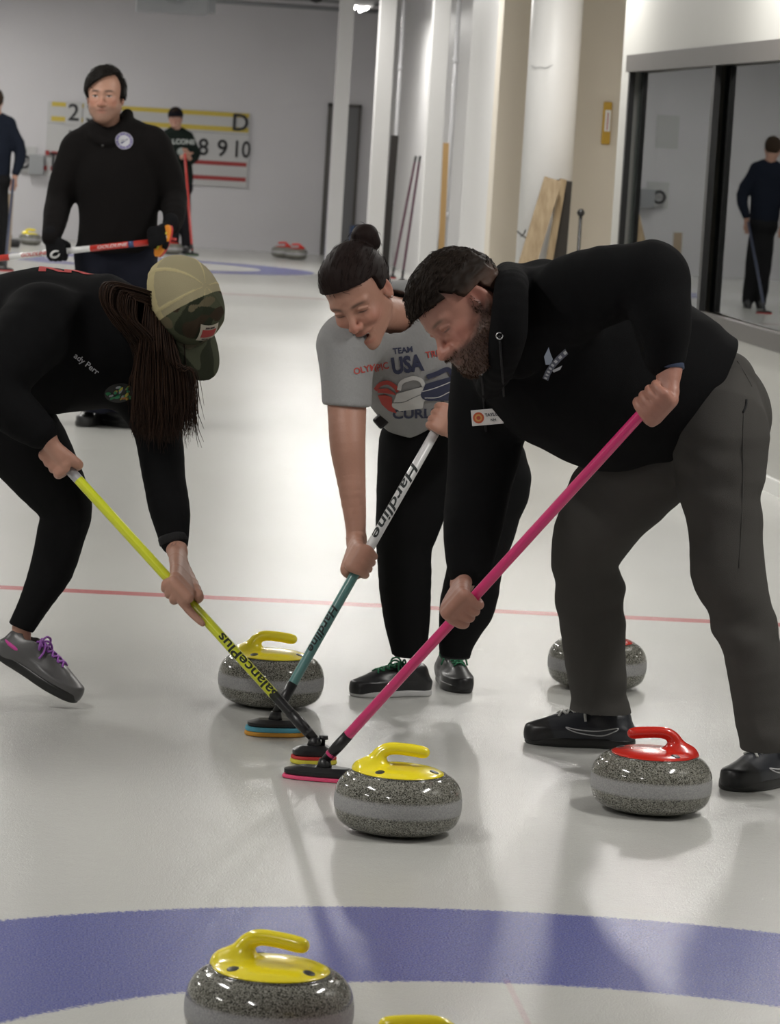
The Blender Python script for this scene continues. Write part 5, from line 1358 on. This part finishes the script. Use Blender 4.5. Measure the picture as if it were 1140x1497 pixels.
    shoe(atz(133, 622)+V(0, .04, 0), V(-.25, -1, 0), .32, high=.02, upper=(.012, .012, .013), lace=(.02, .02, .02), parent=P)
    shoe(atz(170, 624)+V(0, .04, 0), V(.80, -.5, 0), .34, high=.02, upper=(.014, .014, .015), lace=(.02, .02, .02), parent=P)
    # broom held across the hips
    A_ = at(-62, 384, Y-.10); Bp = at(229, 353, Y-.30)
    br = empty('curling_broom', Bp, 'red and white curling broom with orange pad held across by the standing man', 'broom'); d = nrm(Bp-A_); L = np.linalg.norm(Bp-A_)
    def tpx(px): return np.dot(on(A_, Bp, px)-A_, d)
    marks = [(None, 14, MT['sh_red']), (14, 62, MT['sh_white']), (62, 100, MT['sh_white']), (100, 132, MT['sh_white']), (132, 222, MT['sh_red'])]
    for a, b, m in marks:
        g = Geo(); g.tube([A_+d*(0 if a is None else tpx(a)), A_+d*min(tpx(b), L)], .0155, 16); g.obj('shaft', m, br)
    g = Geo(); g.tube([A_+d*tpx(188), A_+d*tpx(196)], .0157, 16); g.obj('blue_band', mat('blue_band', (.03, .06, .16), .4), br)
    wrap_text('shaft_lettering', 'GOLDLINE', A_, Bp, .0157, tpx(50), .024, (.45, .03, .02), E3, br, bold=.0006, shear=.3, sx=1.15)
    wrap_text('shaft_lettering', 'GOLDLINE', A_, Bp, .0157, tpx(164), .024, (.62, .5, .5), E3, br, bold=.0004, shear=.3, sx=1.3)
    ax = idir(.38, .90, .2); wd_ = idir(.75, -.3, .6); nn = nrm(np.cross(ax, wd_)); wd_ = np.cross(nn, ax); c0 = Bp+d*.03
    for off, th, mm, nm in ((.0, .012, mat('orange_pad', (.75, .26, .02), .6), 'pad'), (-.014, .014, MT['pad_red'], 'broom_head')):
        vs = []; n = 36
        for z in (-th/2, th/2):
            for k in range(n):
                a = 2*math.pi*k/n; vs.append(c0+ax*(.085*math.cos(a))+wd_*(.034*math.sin(a))+nn*(z+off)*(1 if np.dot(nn, E3) > 0 else -1))
        fs = [tuple(range(n))[::-1], tuple(range(n, 2*n))]+[(k, (k+1) % n, (k+1) % n+n, k+n) for k in range(n)]
        mesh_np(nm, vs, fs, mm, br, smooth=False)
    g = Geo(); e1 = c0+(ax*.0)+nn*(.010 if np.dot(nn, E3) > 0 else -.010)
    g.tube([e1+ax*-.05+wd_*-.006, e1+ax*.05+wd_*.012], .004, 6); g.obj('pad_stripe', MT['pad_yellow'], br)
    # gloves
    for S, W, nn_, El, gx in ((on(A_, Bp, 84), at(73, 346, Y-.22), idir(-.15, .25, 1), at(76, 338, Y-.2), (80, 371)), (on(A_, Bp, 236)+V(0, .0, .02), at(249, 330, Y-.22), idir(.3, .2, 1), at(250, 322, Y-.2), (252, 346))):
        dd = d if gx[0] > 200 else d
        v, fc, cc = grip_hand(S, dd if gx[0] < 200 else idir(.2, -.9, .2), nn_, W, 1.18, V(.008, .008, .009), rs=.017, h=.004, glove=True, elbow=El, arm_r=(.036, .036))
        gl = mesh_np('glove', v, fc, MT['cloth'], P, colors=cc); gb = BVHTree.FromPolygons(v.tolist(), fc.tolist())
        it = []
        ps = [V(math.cos(a)*(6.5/pm)*(1+.0*a), math.sin(a)*(4.2/pm), 0) for a in np.linspace(.5, 5.9, 16)]
        L1 = []; L2 = []
        for i, p in enumerate(ps):
            k = .0032+.0030*math.sin(math.pi*i/15); q = nrm(p); L1.append((p+q*k)[:2]); L2.append((p-q*k)[:2])
        c_, s_ = math.cos(.35), math.sin(.35); uv = np.array(L1+L2); uv = np.stack([uv[:, 0]*c_-uv[:, 1]*s_, uv[:, 0]*s_+uv[:, 1]*c_], 1)
        n = len(L1); it.append((uv, [(i, i+1, n+i+1, n+i) for i in range(n-1)], (.6, .6, .6)))
        decal('glove_mark', it, at(gx[0], gx[1], Y-.28), E1, E2, gb, P, off=.004)
man_standing()

def far_person(Y, hx, hy, hs, label, shoulders, waist, hip, knees, feet, armL, armR, top_col, leg_col, hair_col, f, skin=SKIN, torso_r=(.13, .17, .165), cap_col=None, r_leg=.075, logo=None):
    P = empty('person', (at(hx, hy, Y)[0], Y, 0), label, 'person')
    u = idir(0, 1, .05); hc = at(hx, hy, Y); hd = head(hc, f, u, hs, skin, neck=at(shoulders[4], shoulders[5], Y), h=.004)
    hv = hairdo(hc, f, u, hs, thick=.018, front=.06, col=hair_col, h=.0045)
    v, fc, cc = hd
    parts = [hd]
    for arm in (armL, armR):
        a, b, c, hnd = arm
        F = Field(np.minimum(np.minimum(b, c), hnd)-.1, np.maximum(np.maximum(b, c), hnd)+.1, .006)
        F.chain([b, c, hnd], [.036, .03, .026], .02, 1)
        F.ell(hnd, V(.032, .034, .040), .02)
        dn = nrm(hnd-c)
        for k in range(4):
            o = hnd+V(-.024+.016*k, -.02, 0)+dn*.03; F.chain([o, o+dn*.028+V(0, -.006, 0), o+dn*.045+V(0, .012, 0)], [.0095, .009, .008], .003, 1)
        o = hnd+V(.034, -.015, 0); F.chain([hnd+V(.02, -.01, -.0), o+dn*.02, o+dn*.042+V(-.008, 0, 0)], [.011, .0105, .009], .004, 1)
        vv, ff = F.mesh(1); parts.append((vv, ff, np.tile(np.asarray(skin)[None], (len(vv), 1))))
    sL = at(shoulders[0], shoulders[1], Y); sR = at(shoulders[2], shoulders[3], Y); nk = at(shoulders[4], shoulders[5], Y)
    B = Field(np.minimum(sL, at(feet[0], feet[1], Y))-.2, np.maximum(sR, nk)+.2, .025); wc = at(*waist, Y)
    B.chain([nk, (nk+wc)/2, wc], [.06, .1, .1], .03, 1)
    B.chain([wc, at(feet[0], feet[1]-8, Y)], [.06, .035], .02, 1); B.chain([wc, at(feet[2], feet[3]-8, Y)], [.06, .035], .02, 1)
    bv, bf = B.mesh(0); parts.append((bv, bf, np.tile(np.asarray(skin)[None], (len(bv), 1))))
    v, fc, cc = merge(parts); mesh_np('body', v, fc, MT['skin'], P, colors=cc)
    mesh_np('hair', *hv[:2], MT['hair'], P, colors=hv[2])
    lo = np.minimum.reduce([sL, sR, wc, armL[1], armR[1], armL[2], armR[2]])-.25; hi = np.maximum.reduce([sL, sR, nk, armL[1], armR[1]])+.2
    F = Field(lo, hi, .011)
    F.chain([nk-V(0, 0, .09), (nk*.6+wc*.4), wc], list(torso_r), .03, 3, flat=(V(0, 1, 0), .72))
    F.chain([sL, nk-V(0, 0, .05), sR], [.068, .07, .068], .05, 2)
    for arm in (armL, armR): F.chain([arm[0], arm[1], arm[2]], [.072, .062, .042], .03, 3)
    F.sub(lambda P_: cone(P_, nk+V(0, -.02, .12), nk+V(0, -.02, .02), .07, .052), nk, .25, .01)
    zc = at(hip[0], hip[1], Y)[2]; F.cut(lambda P_: np.where(np.abs(P_[..., 0]-wc[0]) < .17, zc-P_[..., 2], -1.), None, 0, .004)
    o, (v, fc) = garment('hoodie', F, P, top_col, fold=.008, fscale=14, seed=abs(int(hx))+7)
    if logo: logo(P, BVHTree.FromPolygons(v.tolist(), fc.tolist()))
    F = Field(at(min(feet[0], feet[2]), feet[1], Y)-V(.2, .2, .05), wc+V(.25, .2, .15), .012)
    F.chain([at(hip[0]-6, hip[1]-2, Y), at(hip[0]+6, hip[1]-2, Y)], [.12, .12], .03, 1)
    for kx, ky, fx, fy in ((knees[0], knees[1], feet[0], feet[1]), (knees[2], knees[3], feet[2], feet[3])):
        F.chain([at((hip[0]+kx)/2, hip[1], Y), at(kx, ky, Y), at(fx, fy, Y)+V(0, 0, .06)], [.105, r_leg, r_leg*.8], .02, 3)
    garment('trousers', F, P, leg_col, fold=.006, fscale=12, seed=5)
    for fx, fy in ((feet[0], feet[1]), (feet[2], feet[3])):
        c = at(fx, fy, Y); c[2] = 0; fw_ = nrm(V(f[0], f[1], 0)); shoe(c+fw_*.05, fw_, .28, upper=(.012, .012, .013), lace=(.3, .3, .3), parent=P)
    if cap_col is not None:
        R = np.stack(ortho(f, u), 1); F = Field(V(-.12, -.14, .0), V(.12, .21, .17), .004)
        F.ell(V(0, -.016, .036), V(.094, .114, .106)); F.cut(lambda P_: .022-P_[..., 2]-.1*P_[..., 1])
        F.add(lambda P_: smax(smax(np.abs(P_[..., 2]-(.04-4*P_[..., 0]**2-.1*(P_[..., 1]-.08)))-.004, (np.sqrt((P_[..., 0]/.078)**2+((P_[..., 1]-.07)/.09)**2)-1)*.07, .003), .05-P_[..., 1], .003), None, 0, .004)
        v, fc = F.mesh(1); mesh_np('cap', hc+(v*hs)@R.T, fc, MT['cloth'], P, colors=np.tile(V(*cap_col)[None], (len(v), 1)))
    return P
def simple_broom(top, foot, m_shaft, m_head, label, hl=.17, head='flat', ld=(1, 0), segs=None):
    return broom(label, top, foot, segs or [(1, m_shaft)], [(.001, .012, 0, m_head, 'pad'), (.012, .035, .004, MT['black_plastic'], 'broom_head')], hl, .08, V(ld[0], ld[1], 0), r=.014)
# boy near the scoreboard
Yb = 38.6
def boy_logo(P, bvh):
    it = []
    for s_, x, y, sz in (('FALCONS', 0, 0, .085),):
        uv, f_ = text_geo(s_, sz, .004, .05); it.append((uv+V(x, y), f_, (.35, .38, .36)))
    it.append(poly_geo(ell_poly(.03, -.12, .06, .05))+((.32, .36, .34),)); it.append(poly_geo([(-.02, -.13), (.08, -.10), (.07, -.14), (0, -.16)])+((.02, .05, .035),))
    decal('chest_lettering', it, at(262, 207, Yb-.15), E1, E2, bvh, P, off=.006)
far_person(Yb, 256.5, 173, 1.02, 'young person in dark cap and green hoodie before the scoreboard leaning on a broom', (246, 199, 271, 200, 258, 190), (262, 262), (262, 276), (256, 315, 270, 315), (254, 366, 272, 367),
           (at(245, 200, Yb), at(238, 226, Yb), at(262, 232, Yb-.22), at(272, 227, Yb-.26)), (at(274, 201, Yb), at(285, 226, Yb-.05), at(279, 236, Yb-.2), at(273, 224, Yb-.27)),
           (.012, .018, .015), (.015, .015, .018), (.02, .012, .008), idir(0, -.05, 1), cap_col=(.008, .008, .012), logo=boy_logo)
tp = at(270, 224, Yb-.30); fb = atz(281, 370, .03)
simple_broom(tp, fb, MT['sh_red'], mat('green_pad', (.05, .12, .05), .7), 'red curling broom with green head that the young person leans on', ld=(1, 0))
# man at the left picture edge, seen from behind
Yl = 31.8
far_person(Yl, -8, 148, 1.03, 'man in dark clothes seen from behind at the left picture edge', (-27, 182, 13, 181, -6, 170), (-7, 250), (-7, 266), (-16, 325, 2, 325), (-18, 386, 2, 386),
           (at(-27, 184, Yl), at(-42, 225, Yl), at(-36, 255, Yl-.1), at(-34, 268, Yl-.1)), (at(13, 184, Yl), at(30, 222, Yl), at(23, 252, Yl-.1), at(20, 268, Yl-.1)),
           (.010, .013, .022), (.012, .012, .013), (.035, .022, .014), idir(-.35, 0, -1), torso_r=(.13, .165, .16))
tl_ = at(19.5, 262, Yl-.13); fl_ = atz(8, 392, .03)
simple_broom(tl_, fl_, MT['sh_navy'], MT['pad_red'], 'dark blue curling broom held by the man at the left picture edge', ld=(1, 0))
# ------------------------------------------------------------------ scoreboard on the far wall
YW = 41.2
def on_wall(x, y, d=.0): p = at(x, y, YW-d); return p
def scoreboard():
    a = on_wall(69.5, 149); b = on_wall(367, 165); c = on_wall(66, 257); d_ = on_wall(360, 275)
    x0, x1 = (a[0]+c[0])/2, (b[0]+d_[0])/2; z1, z0 = (a[2]+b[2])/2, (c[2]+d_[2])/2
    r = empty('scoreboard', ((x0+x1)/2, YW, z0), 'white curling scoreboard with yellow and red lines and black numbers', 'scoreboard')
    box('panel', (x0, YW-.03, z0), (x1, YW, z1), MT['board'], r, bev=.004)
    yf = YW-.034
    def line(ya, yb, xa, xb, m, nm):
        p = on_wall(215, ya); q = on_wall(215, yb); box(nm, (xa, yf, q[2]), (xb, yf+.01, p[2]), m, r)
    # rows measured at the right end of the board
    def zr(y): return on_wall(345, y)[2]
    xl = x0+.05; xr = x1-.02
    for ya, yb, m, nm in ((165, 171.5, 'yellow_line', 'yellow_line'), (186, 193, 'yellow_line', 'yellow_line'), (237, 243, 'red_line', 'red_line'), (259, 265, 'red_line', 'red_line')):
        box(nm, (xl if m == 'yellow_line' else xl+.02, yf, zr(yb)), (xr, yf+.01, zr(ya)), MT[m], r)
    box('divider', (x0, yf, zr(196.5)), (x1, yf+.01, zr(195.6)), MT['galv'], r)
    yt = yf-.006
    for k in range(10):
        px = 102+27.9*k; s = str(k+1); z = (zr(206)+zr(232))/2; X = at(px, 210, YW)[0]
        flat_text('number', s, V(X, yt, z), V(1, 0, 0), V(0, 0, 1), .31, MT['ink'], r, bold=.004, sx=.95 if k < 9 else .8)
    zt = (zr(167)+zr(193))/2
    for px, s in ((107, '2'), (133, '3'), (351, 'D')):
        X = at(px, 180, YW)[0]
        t = empty('score_card', (X, yf-.01, zt), 'black %s hanging on the yellow lines %s' % (s, {'2': 'at the left end', '3': 'behind the head of the standing man', 'D': 'at the right end'}[s]), 'score card', 'score cards hung on the scoreboard')
        if s != 'D': box('card', (X-.105, yf-.018, zt-.15), (X+.105, yf-.008, zt+.15), MT['board'], t)
        flat_text('number', s, V(X, yf-.022, zt), V(1, 0, 0), V(0, 0, 1), .31, MT['ink'], t, bold=.004)
    # measuring stick hung at the lower left corner
    c = on_wall(78, 225); t = empty('measuring_stick', (c[0], yf, c[2]), 'dark T shaped measuring stick with red clips on the lower left scoreboard corner', 'measuring stick')
    bm = bmesh.new(); add_box(bm, (c[0]-.075, yf-.03, c[2]-.012), (c[0]+.075, yf-.005, c[2]+.012)); add_box(bm, (c[0]-.014, yf-.03, c[2]-.23), (c[0]+.014, yf-.005, c[2])); bm_obj('stick', bm, MT['ink'], t)
    for dx, dz in ((-.08, 0.01), (.09, 0.01), (-.10, -.19), (.08, -.19)): box('clip', (c[0]+dx-.025, yf-.035, c[2]+dz-.03), (c[0]+dx+.025, yf-.004, c[2]+dz+.03), MT['red_line'], t)
scoreboard()
# wall box with a black ring
def ring_box(x, y, label, w_=26):
    c = on_wall(x, y); s = w_/ppm(YW)
    r = empty('wall_box', (c[0], YW, c[2]), label, 'wall box')
    box('housing', (c[0]-s/2+.12, YW-.16, c[2]-.13), (c[0]+s/2+.08, YW, c[2]+.13), MT['galv'], r, bev=.008)
    box('back_plate', (c[0]-.20, YW-.02, c[2]-.12), (c[0]+.10, YW, c[2]+.23), MT['board'], r)
    g = Geo(); g.tube([V(c[0]-.06+.075*math.cos(a), YW-.10, c[2]+.03+.075*math.sin(a)) for a in np.linspace(0, 6.283, 25)], .018, 8); g.obj('ring', MT['ink'], r)
ring_box(42, 240, 'grey box with black ring fixed to the far wall left of the scoreboard')
ring_box(-40, 232, 'grey box with black ring fixed to the far wall, seen only mirrored in the window')
q = on_wall(-50, 130); box_ = box('notice_frame', (q[0]-.15, YW-.02, q[2]-.22), (q[0]+.15, YW, q[2]+.22), MT['board']); tag(box_, 'pale framed notice on the far wall, seen only mirrored in the window', 'notice')
# unit heater and pipes at the ceiling
h0 = at(200, 0, 34.9); h1 = at(312, 27, 34.9)
r = empty('unit_heater', ((h0[0]+h1[0])/2, 35.0, h1[2]), 'grey sheet metal fan heater hanging from the ceiling above the scoreboard', 'heater')
box('casing', (h0[0], 34.9, h1[2]+.03), (h1[0]-.06, 35.5, h1[2]+.62), MT['galv'], r, bev=.01)
bm = bmesh.new(); add_box(bm, (h1[0]-.06, 35.0, h1[2]+.06), (h1[0]+.02, 35.4, h1[2]+.5)); bm_obj('side_duct', bm, MT['galv'], r)
g = Geo(); cx = (h0[0]+h1[0])/2; g.tube([V(cx+.19*math.cos(a), 34.89, h1[2]+.34+.19*math.sin(a)) for a in np.linspace(0, 6.283, 33)], .008, 8)
for k in range(6): g.tube([V(cx, 34.885, h1[2]+.34), V(cx+.19*math.cos(k*1.047), 34.885, h1[2]+.34+.19*math.sin(k*1.047))], .004, 6)
g.obj('fan_guard', MT['galv'], r)
for k in (0, 1):
    g = Geo(); x = h0[0]+.1+k*(h1[0]-h0[0]-.3); g.tube([V(x, 35.2, h1[2]+.6), V(x, 35.2, ZC)], .012, 8); g.obj('hanger', MT['galv'], r)
g = Geo(); pa = at(315, 2, 40.5); pb = at(560, 19, 40.5); g.tube([V(pa[0]-1.5, 40.5, pa[2]), V(pb[0], 40.5, pa[2])], .028, 12); g.tube([V(pa[0]-1.5, 40.4, pa[2]+.09), V(pb[0], 40.4, pa[2]+.09)], .02, 12)
tag(g.obj('ceiling_pipe', MT['galv']), 'pair of grey pipes running under the ceiling along the far wall', 'pipe')
p = at(462, 0, 38.5); g = Geo(); g.add(lathe_geo([(.005, .0), (.07, .02), (.085, .08), (.06, .14), (.02, .16)], 20, (p[0], 38.5, p[2]-.04))); g.tube([V(p[0], 38.5, p[2]+.1), V(p[0], 38.5, ZC)], .015, 8)
tag(g.obj('ceiling_camera', MT['black_plastic']), 'small black dome hanging at the ceiling left of the lit lamp', 'camera')
# ------------------------------------------------------------------ things leaning along the right side
def board(name, top, foot, w_, th, m, label, cat, group=None, side=None):
    d = nrm(np.asarray(top)-foot); s = nrm(side if side is not None else V(1, 0, 0)); s = nrm(s-d*np.dot(s, d)); n = np.cross(s, d); vs = []
    for k in (0, 1):
        o = np.asarray(top if k else foot, float)
        for a, b in ((-1, -1), (1, -1), (1, 1), (-1, 1)): vs.append(o+s*w_/2*a+n*th/2*b)
    fs = [(3, 2, 1, 0), (4, 5, 6, 7)]+[(i, (i+1) % 4, (i+1) % 4+4, i+4) for i in range(4)]
    o = mesh_np(name, vs, fs, m, None, smooth=False); return tag(o, label, cat, group)
def base_at(px, Y): 
    c = at(px, 400, Y); return V(c[0], Y, 0.0)
def lean(px_top, py_top, px_bot, Yt, Yb_): return at(px_top, py_top, Yt), base_at(px_bot, Yb_)
Yc = 17.45
t_, b_ = at(808, 262, Yc+.02), at(716, 575, Yc-.28); b_[2] = .0
board('plank', t_, V(b_[0], b_[1], .004), 26/ppm(Yc), .028, MT['wood'], 'pale pine plank leaning against the round white column, the front one', 'plank', side=V(1, .0, 0))
t2, b2 = at(823, 262, Yc+.12), at(770, 575, Yc-.08); board('plank', t2, V(b2[0], b2[1], .004), 10/ppm(Yc), .02, MT['wood'], 'narrow wooden strip leaning behind the pale pine plank', 'plank', side=V(1, .3, 0))
MT['rubber'] = mat('dark_board', (.02, .017, .015), .7)
t3, b3 = at(824, 264, Yc+.20), at(800, 575, Yc+.06); board('dark_board', t3, V(b3[0], b3[1], .004), 26/ppm(Yc), .03, MT['rubber'], 'dark board leaning behind the planks at the round column', 'board', side=V(1, .5, 0))
Yr = 17.1; tp = at(849, 311, Yr); g = Geo(); bt = base_at(838, Yr)
rr = empty('black_pole', bt, 'thin black pole with a round knob standing in front of the beige pier', 'pole')
g.tube([V(tp[0], Yr, 0.012), tp], .011, 10); g.obj('rod', MT['sh_black'], rr); g = Geo(); g.add(lathe_geo([(.002, -.026), (.017, -.02), (.026, 0), (.017, .02), (.002, .026)], 16, tp)); g.obj('knob', MT['black_plastic'], rr)
g = Geo(); g.add(lathe_geo([(.12, 0), (.12, .012), (.02, .02)], 24, (tp[0], Yr, 0))); g.obj('foot', MT['black_plastic'], rr)
# yellow holder with a white middle on the pier
c = at(887, 180, 19.58); pmx = ppm(19.58); r = empty('wall_thermometer', (c[0], 19.6, c[2]), 'narrow yellow wall thermometer with white middle on the beige pier', 'thermometer')
MT['amber'] = mat('amber_plastic', (.50, .30, .03), .4)
box('backing', (c[0]-6.5/pmx, 19.575, c[2]-31/pmx), (c[0]+6.5/pmx, 19.6, c[2]+31/pmx), MT['amber'], r, bev=.01); box('scale', (c[0]-3.5/pmx, 19.568, c[2]-12/pmx), (c[0]+5/pmx, 19.58, c[2]+19/pmx), MT['white_plastic'], r)
g = Geo(); g.tube([V(c[0]+.002, 19.565, c[2]-10/pmx), V(c[0]+.002, 19.565, c[2]+15/pmx)], .003, 6); g.obj('scale_tube', MT['pad_red'], r)
# two purple brooms leaning on the recess wall
MT['sh_purple'] = mat('purple_shaft', (.10, .02, .05), .4)
for k, (xt, xb) in enumerate(((608, 574), (614, 588))):
    Yq = 34.6-.8*k; tp = at(xt, 228, Yq); bt = at(xb, 380, Yq); bt = V(bt[0], Yq-.12, 0)
    simple_broom(tp, bt+V(0, 0, .02), MT['sh_purple'], MT['pad_red'], 'dark purple broom leaning between the pillars, %s of the two' % ('left' if k == 0 else 'right'), hl=.14, ld=(0, 1), segs=[(.05, MT['sh_black']), (1, MT['sh_purple'])])
# dark bag and timber behind the pillars
tp = at(577, 198, 30.6); bt = at(561, 388, 30.6); board('dark_board', tp, V(bt[0], 30.55, .003), .075, .06, MT['rubber'], 'narrow black panel leaning behind the second pillar from the far wall', 'board')
tp = at(652, 209, 26.1); bt = at(641, 388, 26.3); board('timber_strip', tp, V(bt[0], 26.05, .003), .050, .04, mat('honey_wood', (.40, .25, .10), .6), 'honey coloured timber strip leaning behind the nearest square pillar', 'timber')
tp = at(646, 318, 26.2); bt = at(636, 400, 26.2); board('black_strip', tp, V(bt[0], 26.15, .003), .03, .02, MT['rubber'], 'short black strip leaning behind the nearest square pillar', 'strip')
c = at(523, 338, 40.2); r = box('blue_crate', (c[0]-.10, 40.0, 0), (c[0]+.12, 40.3, c[2]+.07), mat('blue_crate', (.03, .06, .14), .6), bev=.02); tag(r, 'small dark blue box on the floor at the far wall behind the first pillar', 'box')
c = at(12, 300, 36.0); t_ = at(14, 283, 36.0); b_ = at(9, 370, 36.0)
board('tan_board', t_, V(b_[0], 36.0, .003), 12/ppm(36.0), .05, mat('tan_board', (.36, .28, .19), .7), 'tan upright board behind the dark blue broom at the left edge', 'board')
c = at(21, 352, 37.5); g = Geo(); r = box('black_shoe_bag', (c[0]-.07, 37.4, 0), (c[0]+.07, 37.6, .10), MT['black_plastic'], bev=.03); tag(r, 'small black kneepad lying on the ice beside the far yellow stone', 'kneepad')
# hook and cord on the column
c = at(764, 341, 17.9-rad-.005); g = Geo(); q = c+V(0, 0, 0)
g.tube(spline([at(756, 338, 17.68), at(763, 344, 17.66), at(770, 349, 17.66), at(776, 356, 17.66)], 4), .006, 8); g.tube(spline([at(761, 346, 17.66), at(766, 341, 17.66), at(768, 336, 17.68)], 4), .005, 8)
tag(g.obj('wall_hook', MT['dark_metal']), 'small dark hook on the round column just left of the plank', 'hook')
# spider crack on column omitted from paint: thin raised line
g = Geo(); pts = []
for x, y in ((776, 96), (783, 99), (790, 98), (797, 100), (803, 97), (808, 95)):
    Xc = at(x, y, 17.9)[0]; dx = Xc-cc[0]
    if abs(dx) < rad: yy = 17.9-math.sqrt(rad*rad-dx*dx); p = at(x, y, yy); pts.append(V(p[0], yy+.0005, p[2]))
if len(pts) > 2: g.tube(pts, .0022, 5); tag(g.obj('paint_crack', MT['galv']), 'thin crack line across the round white column', 'crack')
